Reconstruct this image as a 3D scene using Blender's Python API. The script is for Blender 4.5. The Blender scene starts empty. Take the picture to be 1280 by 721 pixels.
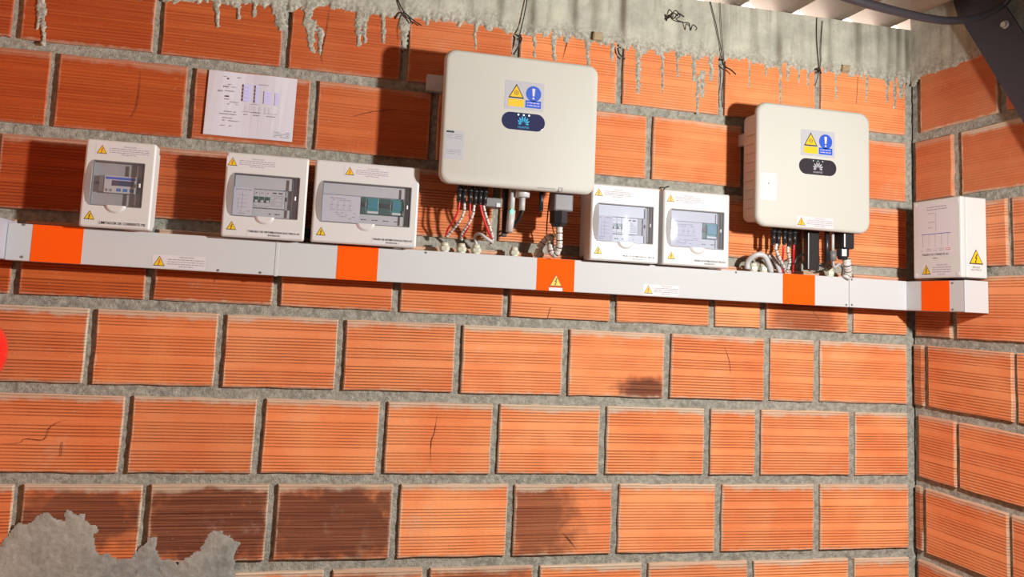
import bpy, bmesh, math, random
import numpy as np
from mathutils import Vector, Matrix, noise

S = bpy.context.scene
COL = S.collection
PI = math.pi

# ------------------------------------------------------------------ camera
cam_d = bpy.data.cameras.new('camera')
cam = bpy.data.objects.new('camera', cam_d)
COL.objects.link(cam)
R3 = Matrix(((0.9758821, -0.0696168, -0.2069), (-0.212575, -0.0874534, -0.9732234), (0.0496586, 0.9937331, -0.100143)))
cam.matrix_world = Matrix.Translation((-2.38221, -2.6, 1.6)) @ R3.to_4x4()
cam_d.sensor_fit = 'HORIZONTAL'; cam_d.sensor_width = 36.0
cam_d.lens = 967.179 / 1280 * 36.0
cam_d.shift_x = (640 - 573.158) / 1280
cam_d.shift_y = (281.054 - 360.5) / 1280
cam_d.clip_start = 0.02
S.camera = cam

# ------------------------------------------------------------------ light
w = bpy.data.worlds.new('world'); S.world = w; w.use_nodes = True
w.node_tree.nodes['Background'].inputs[0].default_value = (1.0, 0.84, 0.79, 1)
w.node_tree.nodes['Background'].inputs[1].default_value = 4.5

sp = bpy.data.lights.new('flood_lamp', 'SPOT')
sp.energy = 100; sp.color = (1.0, 0.975, 0.935); sp.shadow_soft_size = 0.045
sp.spot_size = math.radians(170); sp.spot_blend = 0.45
sp.use_nodes = True                      # a broad work lamp whose beam evens out with distance
_n = sp.node_tree; _e = _n.nodes['Emission']; _f = _n.nodes.new('ShaderNodeLightFalloff'); _a = _n.nodes.new('ShaderNodeMath')
_f.inputs['Strength'].default_value = 1.0
_a.operation = 'MULTIPLY_ADD'; _a.inputs[1].default_value = 0.43      # constant part
_n.links.new(_f.outputs['Constant'], _a.inputs[0])
_b = _n.nodes.new('ShaderNodeMath'); _b.operation = 'MULTIPLY'; _b.inputs[1].default_value = 0.32   # linear part
_n.links.new(_f.outputs['Linear'], _b.inputs[0]); _n.links.new(_b.outputs[0], _a.inputs[2])
_n.links.new(_a.outputs[0], _e.inputs['Strength'])
so = bpy.data.objects.new('flood_lamp', sp); COL.objects.link(so)
so.location = (-0.62, -1.55, 2.05)
so.rotation_euler = (Vector((-1.6, 0.0, 1.1)) - so.location).to_track_quat('-Z', 'Y').to_euler()

ar = bpy.data.lights.new('fill_light', 'AREA')
ar.shape = 'RECTANGLE'; ar.size = 1.2; ar.size_y = 1.6; ar.energy = .6; ar.color = (0.88, 0.94, 1.0)
ao = bpy.data.objects.new('fill_light', ar); COL.objects.link(ao)
ao.location = (-2.9, -4.0, 1.5); ao.rotation_euler = (math.radians(90), 0, 0)  # soft fill lamp added behind the camera, no real source there

S.view_settings.view_transform = 'Standard'; S.view_settings.look = 'None'
S.view_settings.gamma = 1.0; S.view_settings.use_curve_mapping = False
S.view_settings.exposure = 0.0

rnd = random.Random(7)

# ------------------------------------------------------------------ helpers
def link(o, parent=None, loc=None):
    COL.objects.link(o)
    if parent is not None: o.parent = parent
    if loc is not None: o.location = loc
    return o

def obj(name, bm, mats, parent=None, loc=None, smooth=False):
    me = bpy.data.meshes.new(name)
    bm.normal_update()
    bm.to_mesh(me); bm.free()
    for m in (mats if isinstance(mats, (list, tuple)) else [mats]): me.materials.append(m)
    if smooth: me.polygons.foreach_set('use_smooth', [True] * len(me.polygons))
    return link(bpy.data.objects.new(name, me), parent, loc)

def tag(o, label, cat, group=None, kind=None):
    o['label'] = label
    o['category'] = cat
    if group: o['group'] = group
    if kind: o['kind'] = kind
    return o

def empty(name, loc=(0, 0, 0), rz=0):
    o = bpy.data.objects.new(name, None); COL.objects.link(o)
    o.location = loc; o.rotation_euler = (0, 0, rz); o.empty_display_size = .05
    return o

def box(bm, x0, x1, y0, y1, z0, z1, bev=0, mi=0, seg=2):
    vs = [bm.verts.new(p) for p in ((x0,y0,z0),(x1,y0,z0),(x1,y1,z0),(x0,y1,z0),(x0,y0,z1),(x1,y0,z1),(x1,y1,z1),(x0,y1,z1))]
    fs = [bm.faces.new([vs[i] for i in q]) for q in ((0,3,2,1),(4,5,6,7),(0,1,5,4),(1,2,6,5),(2,3,7,6),(3,0,4,7))]
    for f in fs: f.material_index = mi
    if bev:
        es = list({e for f in fs for e in f.edges})
        r = bmesh.ops.bevel(bm, geom=es, offset=bev, segments=seg, affect='EDGES', profile=.5)
        for f in r['faces']: f.material_index = mi
    return fs

def rrect(w, h, r, n=8, cx=0, cz=0):
    pts = []
    for (sx, sz, a0) in ((1, 1, 0), (-1, 1, 90), (-1, -1, 180), (1, -1, 270)):
        for k in range(n + 1):
            a = math.radians(a0 + 90 * k / n)
            pts.append((cx + sx * (w / 2 - r) + r * math.cos(a), cz + sz * (h / 2 - r) + r * math.sin(a)))
    return pts

def slab(bm, pts, y_back, y_front, ch=0.0, mi=0):
    """outline (x,z) extruded from y_back to y_front (more negative = nearer), with a rounded front chamfer"""
    cx = sum(p[0] for p in pts) / len(pts); cz = sum(p[1] for p in pts) / len(pts)
    rings = [(y_back, 0)]
    if ch:
        for k in range(4):
            a = k / 3 * PI / 2
            rings.append((y_front + ch * (1 - math.sin(a)), ch * (1 - math.cos(a))))
    else: rings.append((y_front, 0))
    loops = []
    W = max(abs(p[0] - cx) for p in pts); H = max(abs(p[1] - cz) for p in pts)
    for (y, ins) in rings:
        loops.append([bm.verts.new((cx + (p[0] - cx) * (1 - ins / W), y, cz + (p[1] - cz) * (1 - ins / H))) for p in pts])
    n = len(pts)
    fs = []
    for a, b in zip(loops, loops[1:]):
        for i in range(n):
            fs.append(bm.faces.new((a[i], a[(i + 1) % n], b[(i + 1) % n], b[i])))
    fs.append(bm.faces.new(loops[-1])); fs.append(bm.faces.new(list(reversed(loops[0]))))
    for f in fs: f.material_index = mi
    bmesh.ops.recalc_face_normals(bm, faces=fs)
    return fs

def flat(bm, pts, y, mi=0):
    f = bm.faces.new([bm.verts.new((p[0], y, p[1])) for p in pts])
    f.material_index = mi
    bm.normal_update()
    if f.normal.y > 0: f.normal_flip()
    return f

def rect(x0, x1, z0, z1): return [(x0, z0), (x1, z0), (x1, z1), (x0, z1)]
def disc(cx, cz, r, n=24, rz=None):
    rz = rz or r
    return [(cx + r * math.cos(2 * PI * k / n), cz + rz * math.sin(2 * PI * k / n)) for k in range(n)]

def smooth_path(pts, n=8):
    pts = [Vector(p) for p in pts]
    if len(pts) < 3: return pts
    out = []
    P = [pts[0] * 2 - pts[1]] + pts + [pts[-1] * 2 - pts[-2]]
    for i in range(1, len(P) - 2):
        p0, p1, p2, p3 = P[i - 1:i + 3]
        for k in range(n):
            t = k / n
            out.append(.5 * ((2 * p1) + (p2 - p0) * t + (2 * p0 - 5 * p1 + 4 * p2 - p3) * t * t + (3 * p1 - p0 - 3 * p2 + p3) * t ** 3))
    out.append(pts[-1])
    return out

def tube(bm, pts, r, seg=8, n=8, mi=0, ribs=None, sm=True):
    """round tube along a smoothed path; ribs=(pitch, depth) makes a spiral/corrugated surface"""
    path = smooth_path(pts, n) if sm else [Vector(p) for p in pts]
    if ribs:
        L = sum((b - a).length for a, b in zip(path, path[1:])); m = max(4, int(L / ribs[0] * 4))
        d = [0]
        for a, b in zip(path, path[1:]): d.append(d[-1] + (b - a).length)
        res = []
        j = 0
        for k in range(m + 1):
            t = L * k / m
            while j < len(d) - 2 and d[j + 1] < t: j += 1
            res.append(path[j].lerp(path[j + 1], (t - d[j]) / max(1e-9, d[j + 1] - d[j])))
        path = res
    prev = None; nrm = None; first = None
    for i, p in enumerate(path):
        t = (path[min(i + 1, len(path) - 1)] - path[max(i - 1, 0)])
        if t.length < 1e-9: t = Vector((0, 0, 1))
        t.normalize()
        if nrm is None:
            nrm = t.orthogonal().normalized()
        nrm = (nrm - t * nrm.dot(t)).normalized()
        b = t.cross(nrm)
        rr = r
        if ribs and i % 4 in (0, 1): rr = r - ribs[1]
        ring = [bm.verts.new(p + (nrm * math.cos(2 * PI * k / seg) + b * math.sin(2 * PI * k / seg)) * rr) for k in range(seg)]
        if prev:
            for k in range(seg):
                f = bm.faces.new((prev[k], prev[(k + 1) % seg], ring[(k + 1) % seg], ring[k])); f.smooth = True; f.material_index = mi
                if ribs and ribs[2:] and i % 8 == 1: f.material_index = ribs[2]
        else: first = ring
        prev = ring
    f = bm.faces.new(prev); f.material_index = mi
    f = bm.faces.new(list(reversed(first))); f.material_index = mi

def cyl(bm, p0, p1, r0, r1=None, seg=16, mi=0):
    p0 = Vector(p0); p1 = Vector(p1); r1 = r0 if r1 is None else r1
    t = (p1 - p0).normalized(); n = t.orthogonal().normalized(); b = t.cross(n)
    a = [bm.verts.new(p0 + (n * math.cos(2 * PI * k / seg) + b * math.sin(2 * PI * k / seg)) * r0) for k in range(seg)]
    c = [bm.verts.new(p1 + (n * math.cos(2 * PI * k / seg) + b * math.sin(2 * PI * k / seg)) * r1) for k in range(seg)]
    for k in range(seg):
        f = bm.faces.new((a[k], a[(k + 1) % seg], c[(k + 1) % seg], c[k])); f.smooth = seg > 8; f.material_index = mi
    f = bm.faces.new(c); f.material_index = mi
    f = bm.faces.new(list(reversed(a))); f.material_index = mi

def text_into(bm, s, cx, cz, size, y, mi=0, maxw=None, bold=.0):
    cu = bpy.data.curves.new('t', 'FONT'); cu.body = s; cu.size = size; cu.align_x = 'CENTER'; cu.align_y = 'CENTER'
    cu.offset = bold; cu.resolution_u = 2
    o = bpy.data.objects.new('t', cu); COL.objects.link(o)
    bpy.context.view_layer.update()
    me = bpy.data.meshes.new_from_object(o.evaluated_get(bpy.context.evaluated_depsgraph_get()))
    bpy.data.objects.remove(o)
    xs = [v.co.x for v in me.vertices]
    if not xs: return
    k = 1.0
    if maxw and max(xs) - min(xs) > maxw: k = maxw / (max(xs) - min(xs))
    vs = [bm.verts.new((cx + v.co.x * k, y, cz + v.co.y)) for v in me.vertices]
    for p in me.polygons:
        try: f = bm.faces.new([vs[i] for i in p.vertices]); f.material_index = mi
        except ValueError: pass

# ------------------------------------------------------------------ materials
def mat(name, color, rough=.5, metal=0, emit=None, es=0, bump=None, var=None, spec=.5, coat=0, alpha=None):
    m = bpy.data.materials.new(name); m.use_nodes = True
    nt = m.node_tree; b = nt.nodes['Principled BSDF']
    b.inputs['Base Color'].default_value = (*color, 1); b.inputs['Roughness'].default_value = rough
    b.inputs['Metallic'].default_value = metal; b.inputs['Specular IOR Level'].default_value = spec
    b.inputs['Coat Weight'].default_value = coat
    if emit: b.inputs['Emission Color'].default_value = (*emit, 1); b.inputs['Emission Strength'].default_value = es
    if var or bump:
        tc = nt.nodes.new('ShaderNodeTexCoord'); nz = nt.nodes.new('ShaderNodeTexNoise')
        nz.inputs['Scale'].default_value = (var or bump)[0]; nz.inputs['Detail'].default_value = 6
        nt.links.new(tc.outputs['Object'], nz.inputs['Vector'])
        if var:
            mx = nt.nodes.new('ShaderNodeMix'); mx.data_type = 'RGBA'
            mx.inputs[6].default_value = (*color, 1); mx.inputs[7].default_value = (*[c * var[1] for c in color], 1)
            nt.links.new(nz.outputs[0], mx.inputs[0]); nt.links.new(mx.outputs[2], b.inputs['Base Color'])
        if bump:
            nz2 = nt.nodes.new('ShaderNodeTexNoise'); nz2.inputs['Scale'].default_value = bump[0]; nz2.inputs['Detail'].default_value = 8
            nt.links.new(tc.outputs['Object'], nz2.inputs['Vector'])
            bp = nt.nodes.new('ShaderNodeBump'); bp.inputs['Strength'].default_value = 1; bp.inputs['Distance'].default_value = bump[1]
            nt.links.new(nz2.outputs[0], bp.inputs['Height']); nt.links.new(bp.outputs[0], b.inputs['Normal'])
    return m

class N:
    """tiny node-graph helper"""
    def __init__(s, m): s.nt = m.node_tree
    def new(s, t, **k):
        n = s.nt.nodes.new(t)
        for a, v in k.items(): setattr(n, a, v)
        return n
    def put(s, n, i, v):
        if hasattr(v, 'links'): s.nt.links.new(v, n.inputs[i])
        elif v is not None: n.inputs[i].default_value = v
    def math(s, op, a, b=None, c=None, clamp=False):
        n = s.new('ShaderNodeMath', operation=op, use_clamp=clamp)
        for i, v in enumerate((a, b, c)): s.put(n, i, v)
        return n.outputs[0]
    def mix(s, f, a, b, blend='MIX'):
        n = s.new('ShaderNodeMix', data_type='RGBA', blend_type=blend)
        s.put(n, 0, f); s.put(n, 6, a); s.put(n, 7, b); return n.outputs[2]
    def noise(s, vec, scale, detail=4, rough=.5):
        n = s.new('ShaderNodeTexNoise'); n.inputs['Scale'].default_value = scale; n.inputs['Detail'].default_value = detail
        n.inputs['Roughness'].default_value = rough; s.put(n, 'Vector', vec); return n.outputs[0]
    def ss(s, v, a, b):
        n = s.new('ShaderNodeMapRange', interpolation_type='SMOOTHSTEP')
        s.put(n, 0, v); n.inputs[1].default_value = a; n.inputs[2].default_value = b; return n.outputs[0]
    def attr(s, name):
        n = s.new('ShaderNodeAttribute', attribute_type='OBJECT', attribute_name=name); return n.outputs['Fac']

def brick_material():
    m = bpy.data.materials.new('fired_clay_brick'); m.use_nodes = True
    g = N(m); nt = m.node_tree; B = nt.nodes['Principled BSDF']
    tc = g.new('ShaderNodeTexCoord'); oi = g.new('ShaderNodeObjectInfo')
    rn = oi.outputs['Random']
    off = g.new('ShaderNodeVectorMath', operation='ADD'); nt.links.new(tc.outputs['Object'], off.inputs[0])
    cmb = g.new('ShaderNodeCombineXYZ')
    for i in range(3): g.put(cmb, i, g.math('MULTIPLY', rn, 7.3 + 5 * i))
    nt.links.new(cmb.outputs[0], off.inputs[1])
    P = off.outputs[0]
    sep = g.new('ShaderNodeSeparateXYZ'); nt.links.new(tc.outputs['Object'], sep.inputs[0])
    X, Z = sep.outputs[0], sep.outputs[2]
    gen = g.new('ShaderNodeSeparateXYZ'); nt.links.new(tc.outputs['Generated'], gen.inputs[0])
    GX, GZ = gen.outputs[0], gen.outputs[2]
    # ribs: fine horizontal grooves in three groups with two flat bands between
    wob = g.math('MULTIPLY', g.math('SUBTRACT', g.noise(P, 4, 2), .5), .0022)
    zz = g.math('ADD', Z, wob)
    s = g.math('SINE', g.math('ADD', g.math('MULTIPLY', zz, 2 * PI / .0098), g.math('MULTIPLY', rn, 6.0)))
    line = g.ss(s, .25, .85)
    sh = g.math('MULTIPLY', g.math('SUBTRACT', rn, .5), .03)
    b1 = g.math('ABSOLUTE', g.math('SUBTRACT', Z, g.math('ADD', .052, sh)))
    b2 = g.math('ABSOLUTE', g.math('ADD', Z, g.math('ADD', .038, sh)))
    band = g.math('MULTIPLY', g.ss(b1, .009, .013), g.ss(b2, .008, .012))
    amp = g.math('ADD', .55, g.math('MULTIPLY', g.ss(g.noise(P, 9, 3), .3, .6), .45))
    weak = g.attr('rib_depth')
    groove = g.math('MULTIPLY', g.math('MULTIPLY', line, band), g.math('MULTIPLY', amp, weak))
    # fine extrusion scratches along the length
    mp = g.new('ShaderNodeMapping'); mp.inputs['Scale'].default_value = (3, 3, 260); nt.links.new(P, mp.inputs[0])
    scr = g.noise(mp.outputs[0], 1.0, 3)
    # colour
    c = g.mix(g.ss(g.noise(P, 5, 5), .3, .7), (.78, .225, .078, 1), (.86, .335, .135, 1))
    c = g.mix(g.math('MULTIPLY', g.ss(scr, .4, .75), .35), c, (.88, .38, .18, 1))
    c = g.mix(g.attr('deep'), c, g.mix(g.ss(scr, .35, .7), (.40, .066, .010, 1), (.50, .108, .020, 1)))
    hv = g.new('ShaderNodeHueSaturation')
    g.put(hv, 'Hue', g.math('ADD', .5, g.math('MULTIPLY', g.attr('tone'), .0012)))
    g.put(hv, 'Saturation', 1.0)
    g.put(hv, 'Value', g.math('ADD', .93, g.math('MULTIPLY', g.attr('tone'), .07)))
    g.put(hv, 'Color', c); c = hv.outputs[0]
    c = g.mix(g.math('MULTIPLY', groove, .62), c, (.22, .034, .012, 1))  # grooves also darkened in the base colour, standing in for their shade
    # dark firing / soot marks with a shape of their own
    dx = g.math('DIVIDE', g.math('SUBTRACT', X, g.attr('soot_x')), g.attr('soot_w'))
    dz = g.math('DIVIDE', g.math('SUBTRACT', Z, g.attr('soot_z')), g.attr('soot_h'))
    dist = g.math('SQRT', g.math('ADD', g.math('MULTIPLY', dx, dx), g.math('MULTIPLY', dz, dz)))
    dist = g.math('ADD', dist, g.math('MULTIPLY', g.math('SUBTRACT', g.noise(P, 22, 6), .5), 1.1))
    soot = g.math('MULTIPLY', g.math('SUBTRACT', 1, g.ss(dist, .45, 1.15)), g.attr('soot'))
    c = g.mix(soot, c, g.mix(g.ss(scr, .35, .7), (.10, .028, .015, 1), (.21, .075, .038, 1)))
    # pale mortar film along the arrises, strongest at the top edge, and speckles
    ex = g.math('MINIMUM', GX, g.math('SUBTRACT', 1, GX)); ez = g.math('SUBTRACT', 1, GZ)
    nb = g.noise(P, 30, 6, .65); nl = g.noise(P, 7, 2)
    film = g.math('MAXIMUM',
        g.math('MAXIMUM', g.math('SUBTRACT', 1, g.ss(g.math('ADD', ex, g.math('MULTIPLY', g.math('SUBTRACT', nb, .5), .06)), .0, .03)),
               g.math('MULTIPLY', g.math('SUBTRACT', 1, g.ss(g.math('ADD', GZ, g.math('MULTIPLY', g.math('SUBTRACT', nb, .5), .12)), .0, .05)), .8)),
        g.math('SUBTRACT', 1, g.ss(g.math('ADD', ez, g.math('ADD', g.math('MULTIPLY', g.math('SUBTRACT', nb, .5), .14), g.math('MULTIPLY', g.math('SUBTRACT', nl, .5), .16))), .03, .12)))
    film = g.math('MULTIPLY', film, g.attr('film'))
    film = g.math('MULTIPLY', film, .8)
    spk = g.ss(g.noise(P, 75, 3, .6), .70, .78)
    film = g.math('MAXIMUM', film, g.math('MULTIPLY', spk, .6))
    haze = g.math('MULTIPLY', g.ss(g.noise(P, 4.5, 6, .7), .58, .78), g.math('MULTIPLY', g.attr('film'), .35))
    film = g.math('MAXIMUM', film, haze)
    c = g.mix(film, c, (.52, .41, .30, 1))
    nt.links.new(c, B.inputs['Base Color'])
    B.inputs['Roughness'].default_value = .8; B.inputs['Specular IOR Level'].default_value = .25
    # cracks
    h = g.math('MULTIPLY', groove, -1.0)
    h = g.math('ADD', h, g.math('MULTIPLY', scr, .18))
    h = g.math('ADD', h, g.math('MULTIPLY', g.noise(P, 90, 5, .6), .30))
    h = g.math('ADD', h, g.math('MULTIPLY', film, .35))
    bp = g.new('ShaderNodeBump'); bp.inputs['Strength'].default_value = 1.0; bp.inputs['Distance'].default_value = .0030
    nt.links.new(h, bp.inputs['Height']); nt.links.new(bp.outputs[0], B.inputs['Normal'])
    return m

def mortar_material(name='cement_mortar', a=(.44, .43, .37), b_=(.21, .205, .175), bump=.009, sc=55):
    m = bpy.data.materials.new(name); m.use_nodes = True
    g = N(m); nt = m.node_tree; B = nt.nodes['Principled BSDF']
    tc = g.new('ShaderNodeTexCoord'); P = tc.outputs['Object']
    c = g.mix(g.ss(g.noise(P, sc, 8, .7), .3, .7), (*b_, 1), (*a, 1))
    c = g.mix(g.math('MULTIPLY', g.ss(g.noise(P, 3, 4), .45, .7), .35), c, (.44, .41, .34, 1))
    nt.links.new(c, B.inputs['Base Color']); B.inputs['Roughness'].default_value = .95; B.inputs['Specular IOR Level'].default_value = .15
    h = g.math('ADD', g.noise(P, sc * 1.5, 8, .75), g.math('MULTIPLY', g.noise(P, sc * .5, 4), 1.0))
    bp = g.new('ShaderNodeBump'); bp.inputs['Distance'].default_value = bump
    nt.links.new(h, bp.inputs['Height']); nt.links.new(bp.outputs[0], B.inputs['Normal'])
    return m

def concrete_material():
    m = bpy.data.materials.new('cast_concrete'); m.use_nodes = True
    g = N(m); nt = m.node_tree; B = nt.nodes['Principled BSDF']
    tc = g.new('ShaderNodeTexCoord'); P = tc.outputs['Object']
    c = g.mix(g.ss(g.noise(P, 9, 8, .65), .3, .7), (.34, .34, .28, 1), (.50, .495, .405, 1))
    mp = g.new('ShaderNodeMapping'); mp.inputs['Scale'].default_value = (26, 26, 2.2); nt.links.new(P, mp.inputs[0])
    st = g.ss(g.noise(mp.outputs[0], 1, 5, .6), .48, .72)
    c = g.mix(g.math('MULTIPLY', st, .5), c, (.16, .14, .10, 1))
    va = g.new('ShaderNodeAttribute', attribute_name='stain_shade')
    c = g.mix(g.math('MULTIPLY', va.outputs['Fac'], .95), c, (.10, .075, .05, 1))
    vg = g.new('ShaderNodeAttribute', attribute_name='splash')
    c = g.mix(g.math('MULTIPLY', vg.outputs['Fac'], .8), c, g.mix(g.ss(g.noise(P, 95, 6, .75), .42, .60), (.20, .19, .155, 1), (.46, .44, .37, 1)))
    c = g.mix(g.math('MULTIPLY', g.ss(g.noise(P, 85, 3, .6), .68, .74), .7), c, (.12, .11, .09, 1))
    nt.links.new(c, B.inputs['Base Color']); B.inputs['Roughness'].default_value = .92; B.inputs['Specular IOR Level'].default_value = .2
    h = g.math('ADD', g.noise(P, 70, 8, .75), g.noise(P, 18, 4))
    bp = g.new('ShaderNodeBump'); bp.inputs['Distance'].default_value = .0035
    nt.links.new(h, bp.inputs['Height']); nt.links.new(bp.outputs[0], B.inputs['Normal'])
    return m

def pane_material(name, tint, alpha, gloss=.03):
    m = bpy.data.materials.new(name); m.use_nodes = True
    nt = m.node_tree; nt.nodes.remove(nt.nodes['Principled BSDF'])
    out = nt.nodes['Material Output']
    tr = nt.nodes.new('ShaderNodeBsdfTransparent'); tr.inputs[0].default_value = (*tint, 1)
    gl = nt.nodes.new('ShaderNodeBsdfGlossy'); gl.inputs['Roughness'].default_value = gloss
    df = nt.nodes.new('ShaderNodeBsdfDiffuse'); df.inputs[0].default_value = (.8, .8, .85, 1)
    lw = nt.nodes.new('ShaderNodeLayerWeight'); pw = nt.nodes.new('ShaderNodeMath'); pw.operation = 'POWER'; pw.inputs[1].default_value = 4
    fr = nt.nodes.new('ShaderNodeMath'); fr.operation = 'MULTIPLY_ADD'; fr.inputs[1].default_value = .6; fr.inputs[2].default_value = .04
    nt.links.new(lw.outputs['Facing'], pw.inputs[0]); nt.links.new(pw.outputs[0], fr.inputs[0])
    m0 = nt.nodes.new('ShaderNodeMixShader'); m0.inputs[0].default_value = alpha
    mx = nt.nodes.new('ShaderNodeMixShader')
    nt.links.new(tr.outputs[0], m0.inputs[1]); nt.links.new(df.outputs[0], m0.inputs[2])
    nt.links.new(fr.outputs[0], mx.inputs[0]); nt.links.new(m0.outputs[0], mx.inputs[1]); nt.links.new(gl.outputs[0], mx.inputs[2])
    nt.links.new(mx.outputs[0], out.inputs[0])
    return m

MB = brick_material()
MM = mortar_material()
MSM = mortar_material('smeared_mortar', (.30, .30, .27), (.19, .19, .17), .003, 30)
MC = concrete_material()
MW = mat('white_painted_steel', (.53, .53, .48), .55, spec=.3, var=(2.5, .93))
MP = mat('white_enclosure_plastic', (.60, .595, .58), .42, var=(4, .95))
MT = mat('white_trunking_pvc', (.52, .535, .545), .6, spec=.3, var=(2, .93))
MO = mat('fluorescent_orange_tape', (.86, .095, .003), .85, spec=.1)
MO2 = mat('trunk_seam_grey', (.42, .42, .42), .5)  # plain mid grey for trunking seams
MG = mat('grey_cast_aluminium', (.52, .52, .53), .5, .2, bump=(60, .0006))
MDG = mat('dark_grey_plastic', (.16, .155, .16), .45)
MLG = mat('light_grey_plastic', (.50, .50, .51), .45)
MIN = mat('enclosure_inner_grey', (.34, .335, .34), .55)
MBK = mat('black_plastic', (.018, .018, .02), .35)
MBS = mat('black_painted_steel', (.020, .018, .030), .42, bump=(90, .0006), var=(6, 1.8))
MY = mat('sign_yellow', (.72, .46, .01), .5)
MK = mat('print_black', (.02, .02, .02), .6)
MR = mat('print_red', (.55, .03, .03), .6)
MFT = mat('faded_print_grey', (.27, .25, .28), .7)
MBL = mat('sign_blue', (.02, .085, .50), .5)
MPB = mat('print_violet_blue', (.50, .48, .78), .6)
MDB = mat('print_dark_blue_line', (.14, .12, .40), .6)
MPA = mat('white_paper', (.56, .545, .60), .7, var=(6, .94))
MLB = mat('sticker_pale', (.60, .57, .59), .5)
MLS = mat('sticker_grey_silver', (.42, .43, .46), .4)
MSW = mat('sticker_clear_white', (.60, .59, .60), .35)
MDK = mat('display_charcoal', (.03, .028, .035), .3)
MDSP = mat('display_navy', (.03, .035, .09), .15)
MBB = mat('button_blue', (.05, .16, .42), .4)
MTE = mat('teal_device', (.02, .20, .21), .4)
MGN = mat('dark_green_device', (.02, .075, .06), .4)
MRW = mat('red_cable', (.62, .02, .03), .4)
MSP = mat('white_spiral_wrap', (.58, .57, .54), .45)
MGL = mat('ivory_cable_gland', (.56, .56, .45), .45)
MYG = mat('yellow_green_cable', (.35, .42, .03), .45)
MLED = mat('led_white_green', (.6, 1, .8), .3, emit=(.75, 1, .85), es=2.2)
MLG2 = mat('led_green', (.05, .8, .25), .3, emit=(.08, 1, .3), es=4.0)
MLOGO = mat('emblem_lit_blue', (.02, .25, .42), .4, emit=(.03, .45, .75), es=.35)
MLOGG = mat('emblem_grey', (.42, .42, .45), .4)
MCH = mat('zinc_bolt', (.55, .53, .50), .38, .8)
MWIRE = mat('black_tie_wire', (.03, .028, .028), .5, .6)
MROOF = mat('fibre_cement_sheet', (.44, .39, .33), .9, var=(7, .75), bump=(40, .003))
MFLO = mat('dusty_concrete_floor', (.10, .095, .09), .9, var=(2, .7), bump=(30, .004))
MBLK = mat('rendered_block_wall', (.06, .058, .055), .9, var=(3, .8), bump=(25, .004))
MPANE = pane_material('smoked_door_pane', (.88, .88, .90), .06)
MPANEB = pane_material('bluish_door_pane', (.86, .90, .98), .12)
MREDP = mat('red_helmet_plastic', (.72, .012, .012), .25, coat=.5)
MGW = mat('pale_green_wire', (.55, .75, .35), .3)
MCON = mat('black_corrugated_conduit', (.035, .032, .038), .38)
MCRK = mat('crack_dark', (.07, .02, .012), .9)

# ------------------------------------------------------------------ measured places of the small things (metres)
CRACKS = [[(-2.9002, 2.2958), (-2.8994, 2.2299), (-2.9039, 2.169), (-2.9196, 2.1282)],
 [(-3.196, 1.1148), (-3.1416, 1.1178), (-3.1273, 1.1297), (-3.0762, 1.128), (-3.0637, 1.1614), (-3.0429, 1.1784), (-3.0146, 1.1884)], [(-3.0242, 1.1215), (-3.0247, 1.0787)],
 [(-1.869, 1.2293), (-1.8766, 1.166), (-1.8858, 1.1344), (-1.8845, 1.0614)], [(-2.3167, 2.5785), (-2.3219, 2.4932), (-2.3327, 2.4135), (-2.3249, 2.3754)],
 [(-2.2251, 2.2057), (-2.1642, 2.2286), (-2.1102, 2.2424), (-2.0556, 2.2537)], [(-2.7479, 0.8954), (-2.7138, 0.9071), (-2.6739, 0.9092), (-2.6354, 0.9017)],
 [(-1.4148, 0.839), (-1.3847, 0.8094), (-1.3543, 0.7744)], [(-0.8102, 1.4922), (-0.7898, 1.4405), (-0.7825, 1.3884)], [(-1.4854, 1.6007), (-1.4956, 1.5612)], [(-0.4437, 1.638), (-0.4125, 1.6032)],
 [(-1.454, 2.5867), (-1.4646, 2.5404), (-1.475, 2.4913)], [(-2.0669, 2.597), (-2.0804, 2.5378), (-2.0748, 2.4898)], [(-0.2426, 2.5698), (-0.2501, 2.4587)], [(-2.6169, 1.6469), (-2.6202, 1.6262)]]
INV1P = (0.0059, 0.3094, 0.1343, 0.0963)
INV2P = (0.0111, 0.3152, 0.1394, 0.0961)
STK1 = (-1.9286, -1.8689, 2.0572, 2.1517)
SMALLTXT = (-1.6139, -1.5532, 1.9849, 1.9915)
STK2 = (-0.7815, -0.7147, 2.0168, 2.115)
PRE2 = (-0.635, -0.485, 1.9314, 1.9692)
BRK1 = (-1.9709, 2.348)
PLUGS1 = [(-1.8569, 1.9864, 1.9304), (-1.8404, 1.9824, 1.9263), (-1.8198, 1.9814, 1.9279), (-1.802, 1.9801, 1.9239), (-1.7854, 1.9788, 1.9278), (-1.7689, 1.9774, 1.9264)]
PLUGS2 = [(-0.6817, 1.9272, 1.8659), (-0.6621, 1.9256, 1.8642), (-0.6375, 1.9273, 1.8687), (-0.6177, 1.9228, 1.8612), (-0.5963, 1.9272, 1.8714)]
ANT1 = (-1.5719, 1.9192)
ANT2 = (-0.461, 1.8151)
DONG = (-1.6787, 1.9167, 1.8434)
SLAB1 = (-1.7002, -1.6834, 1.8288)
GBOX1 = (-1.7651, -1.7035, 1.9274, 1.9576)
GDOT1 = (-1.7233, -1.7093, 1.9274, 1.9409)
WPLUG = (-1.6425, 1.9807, 1.9617, 1.9186)
AC1 = (-1.5385, -1.4707, 1.9795, 1.9227, 1.8716)
AC2 = (-0.4164, -0.371, 1.929, 1.8672, 1.8287)
MPL2 = (-0.4382, 1.92, 1.8547, 1.8222)
DNG2 = (-0.5393, -0.4909, 1.7841, 1.9316)
GLANDS = [-1.883, -1.8251, -1.7736, -1.6394, -1.5503, -0.723, -0.6817, -0.4029]
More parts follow.
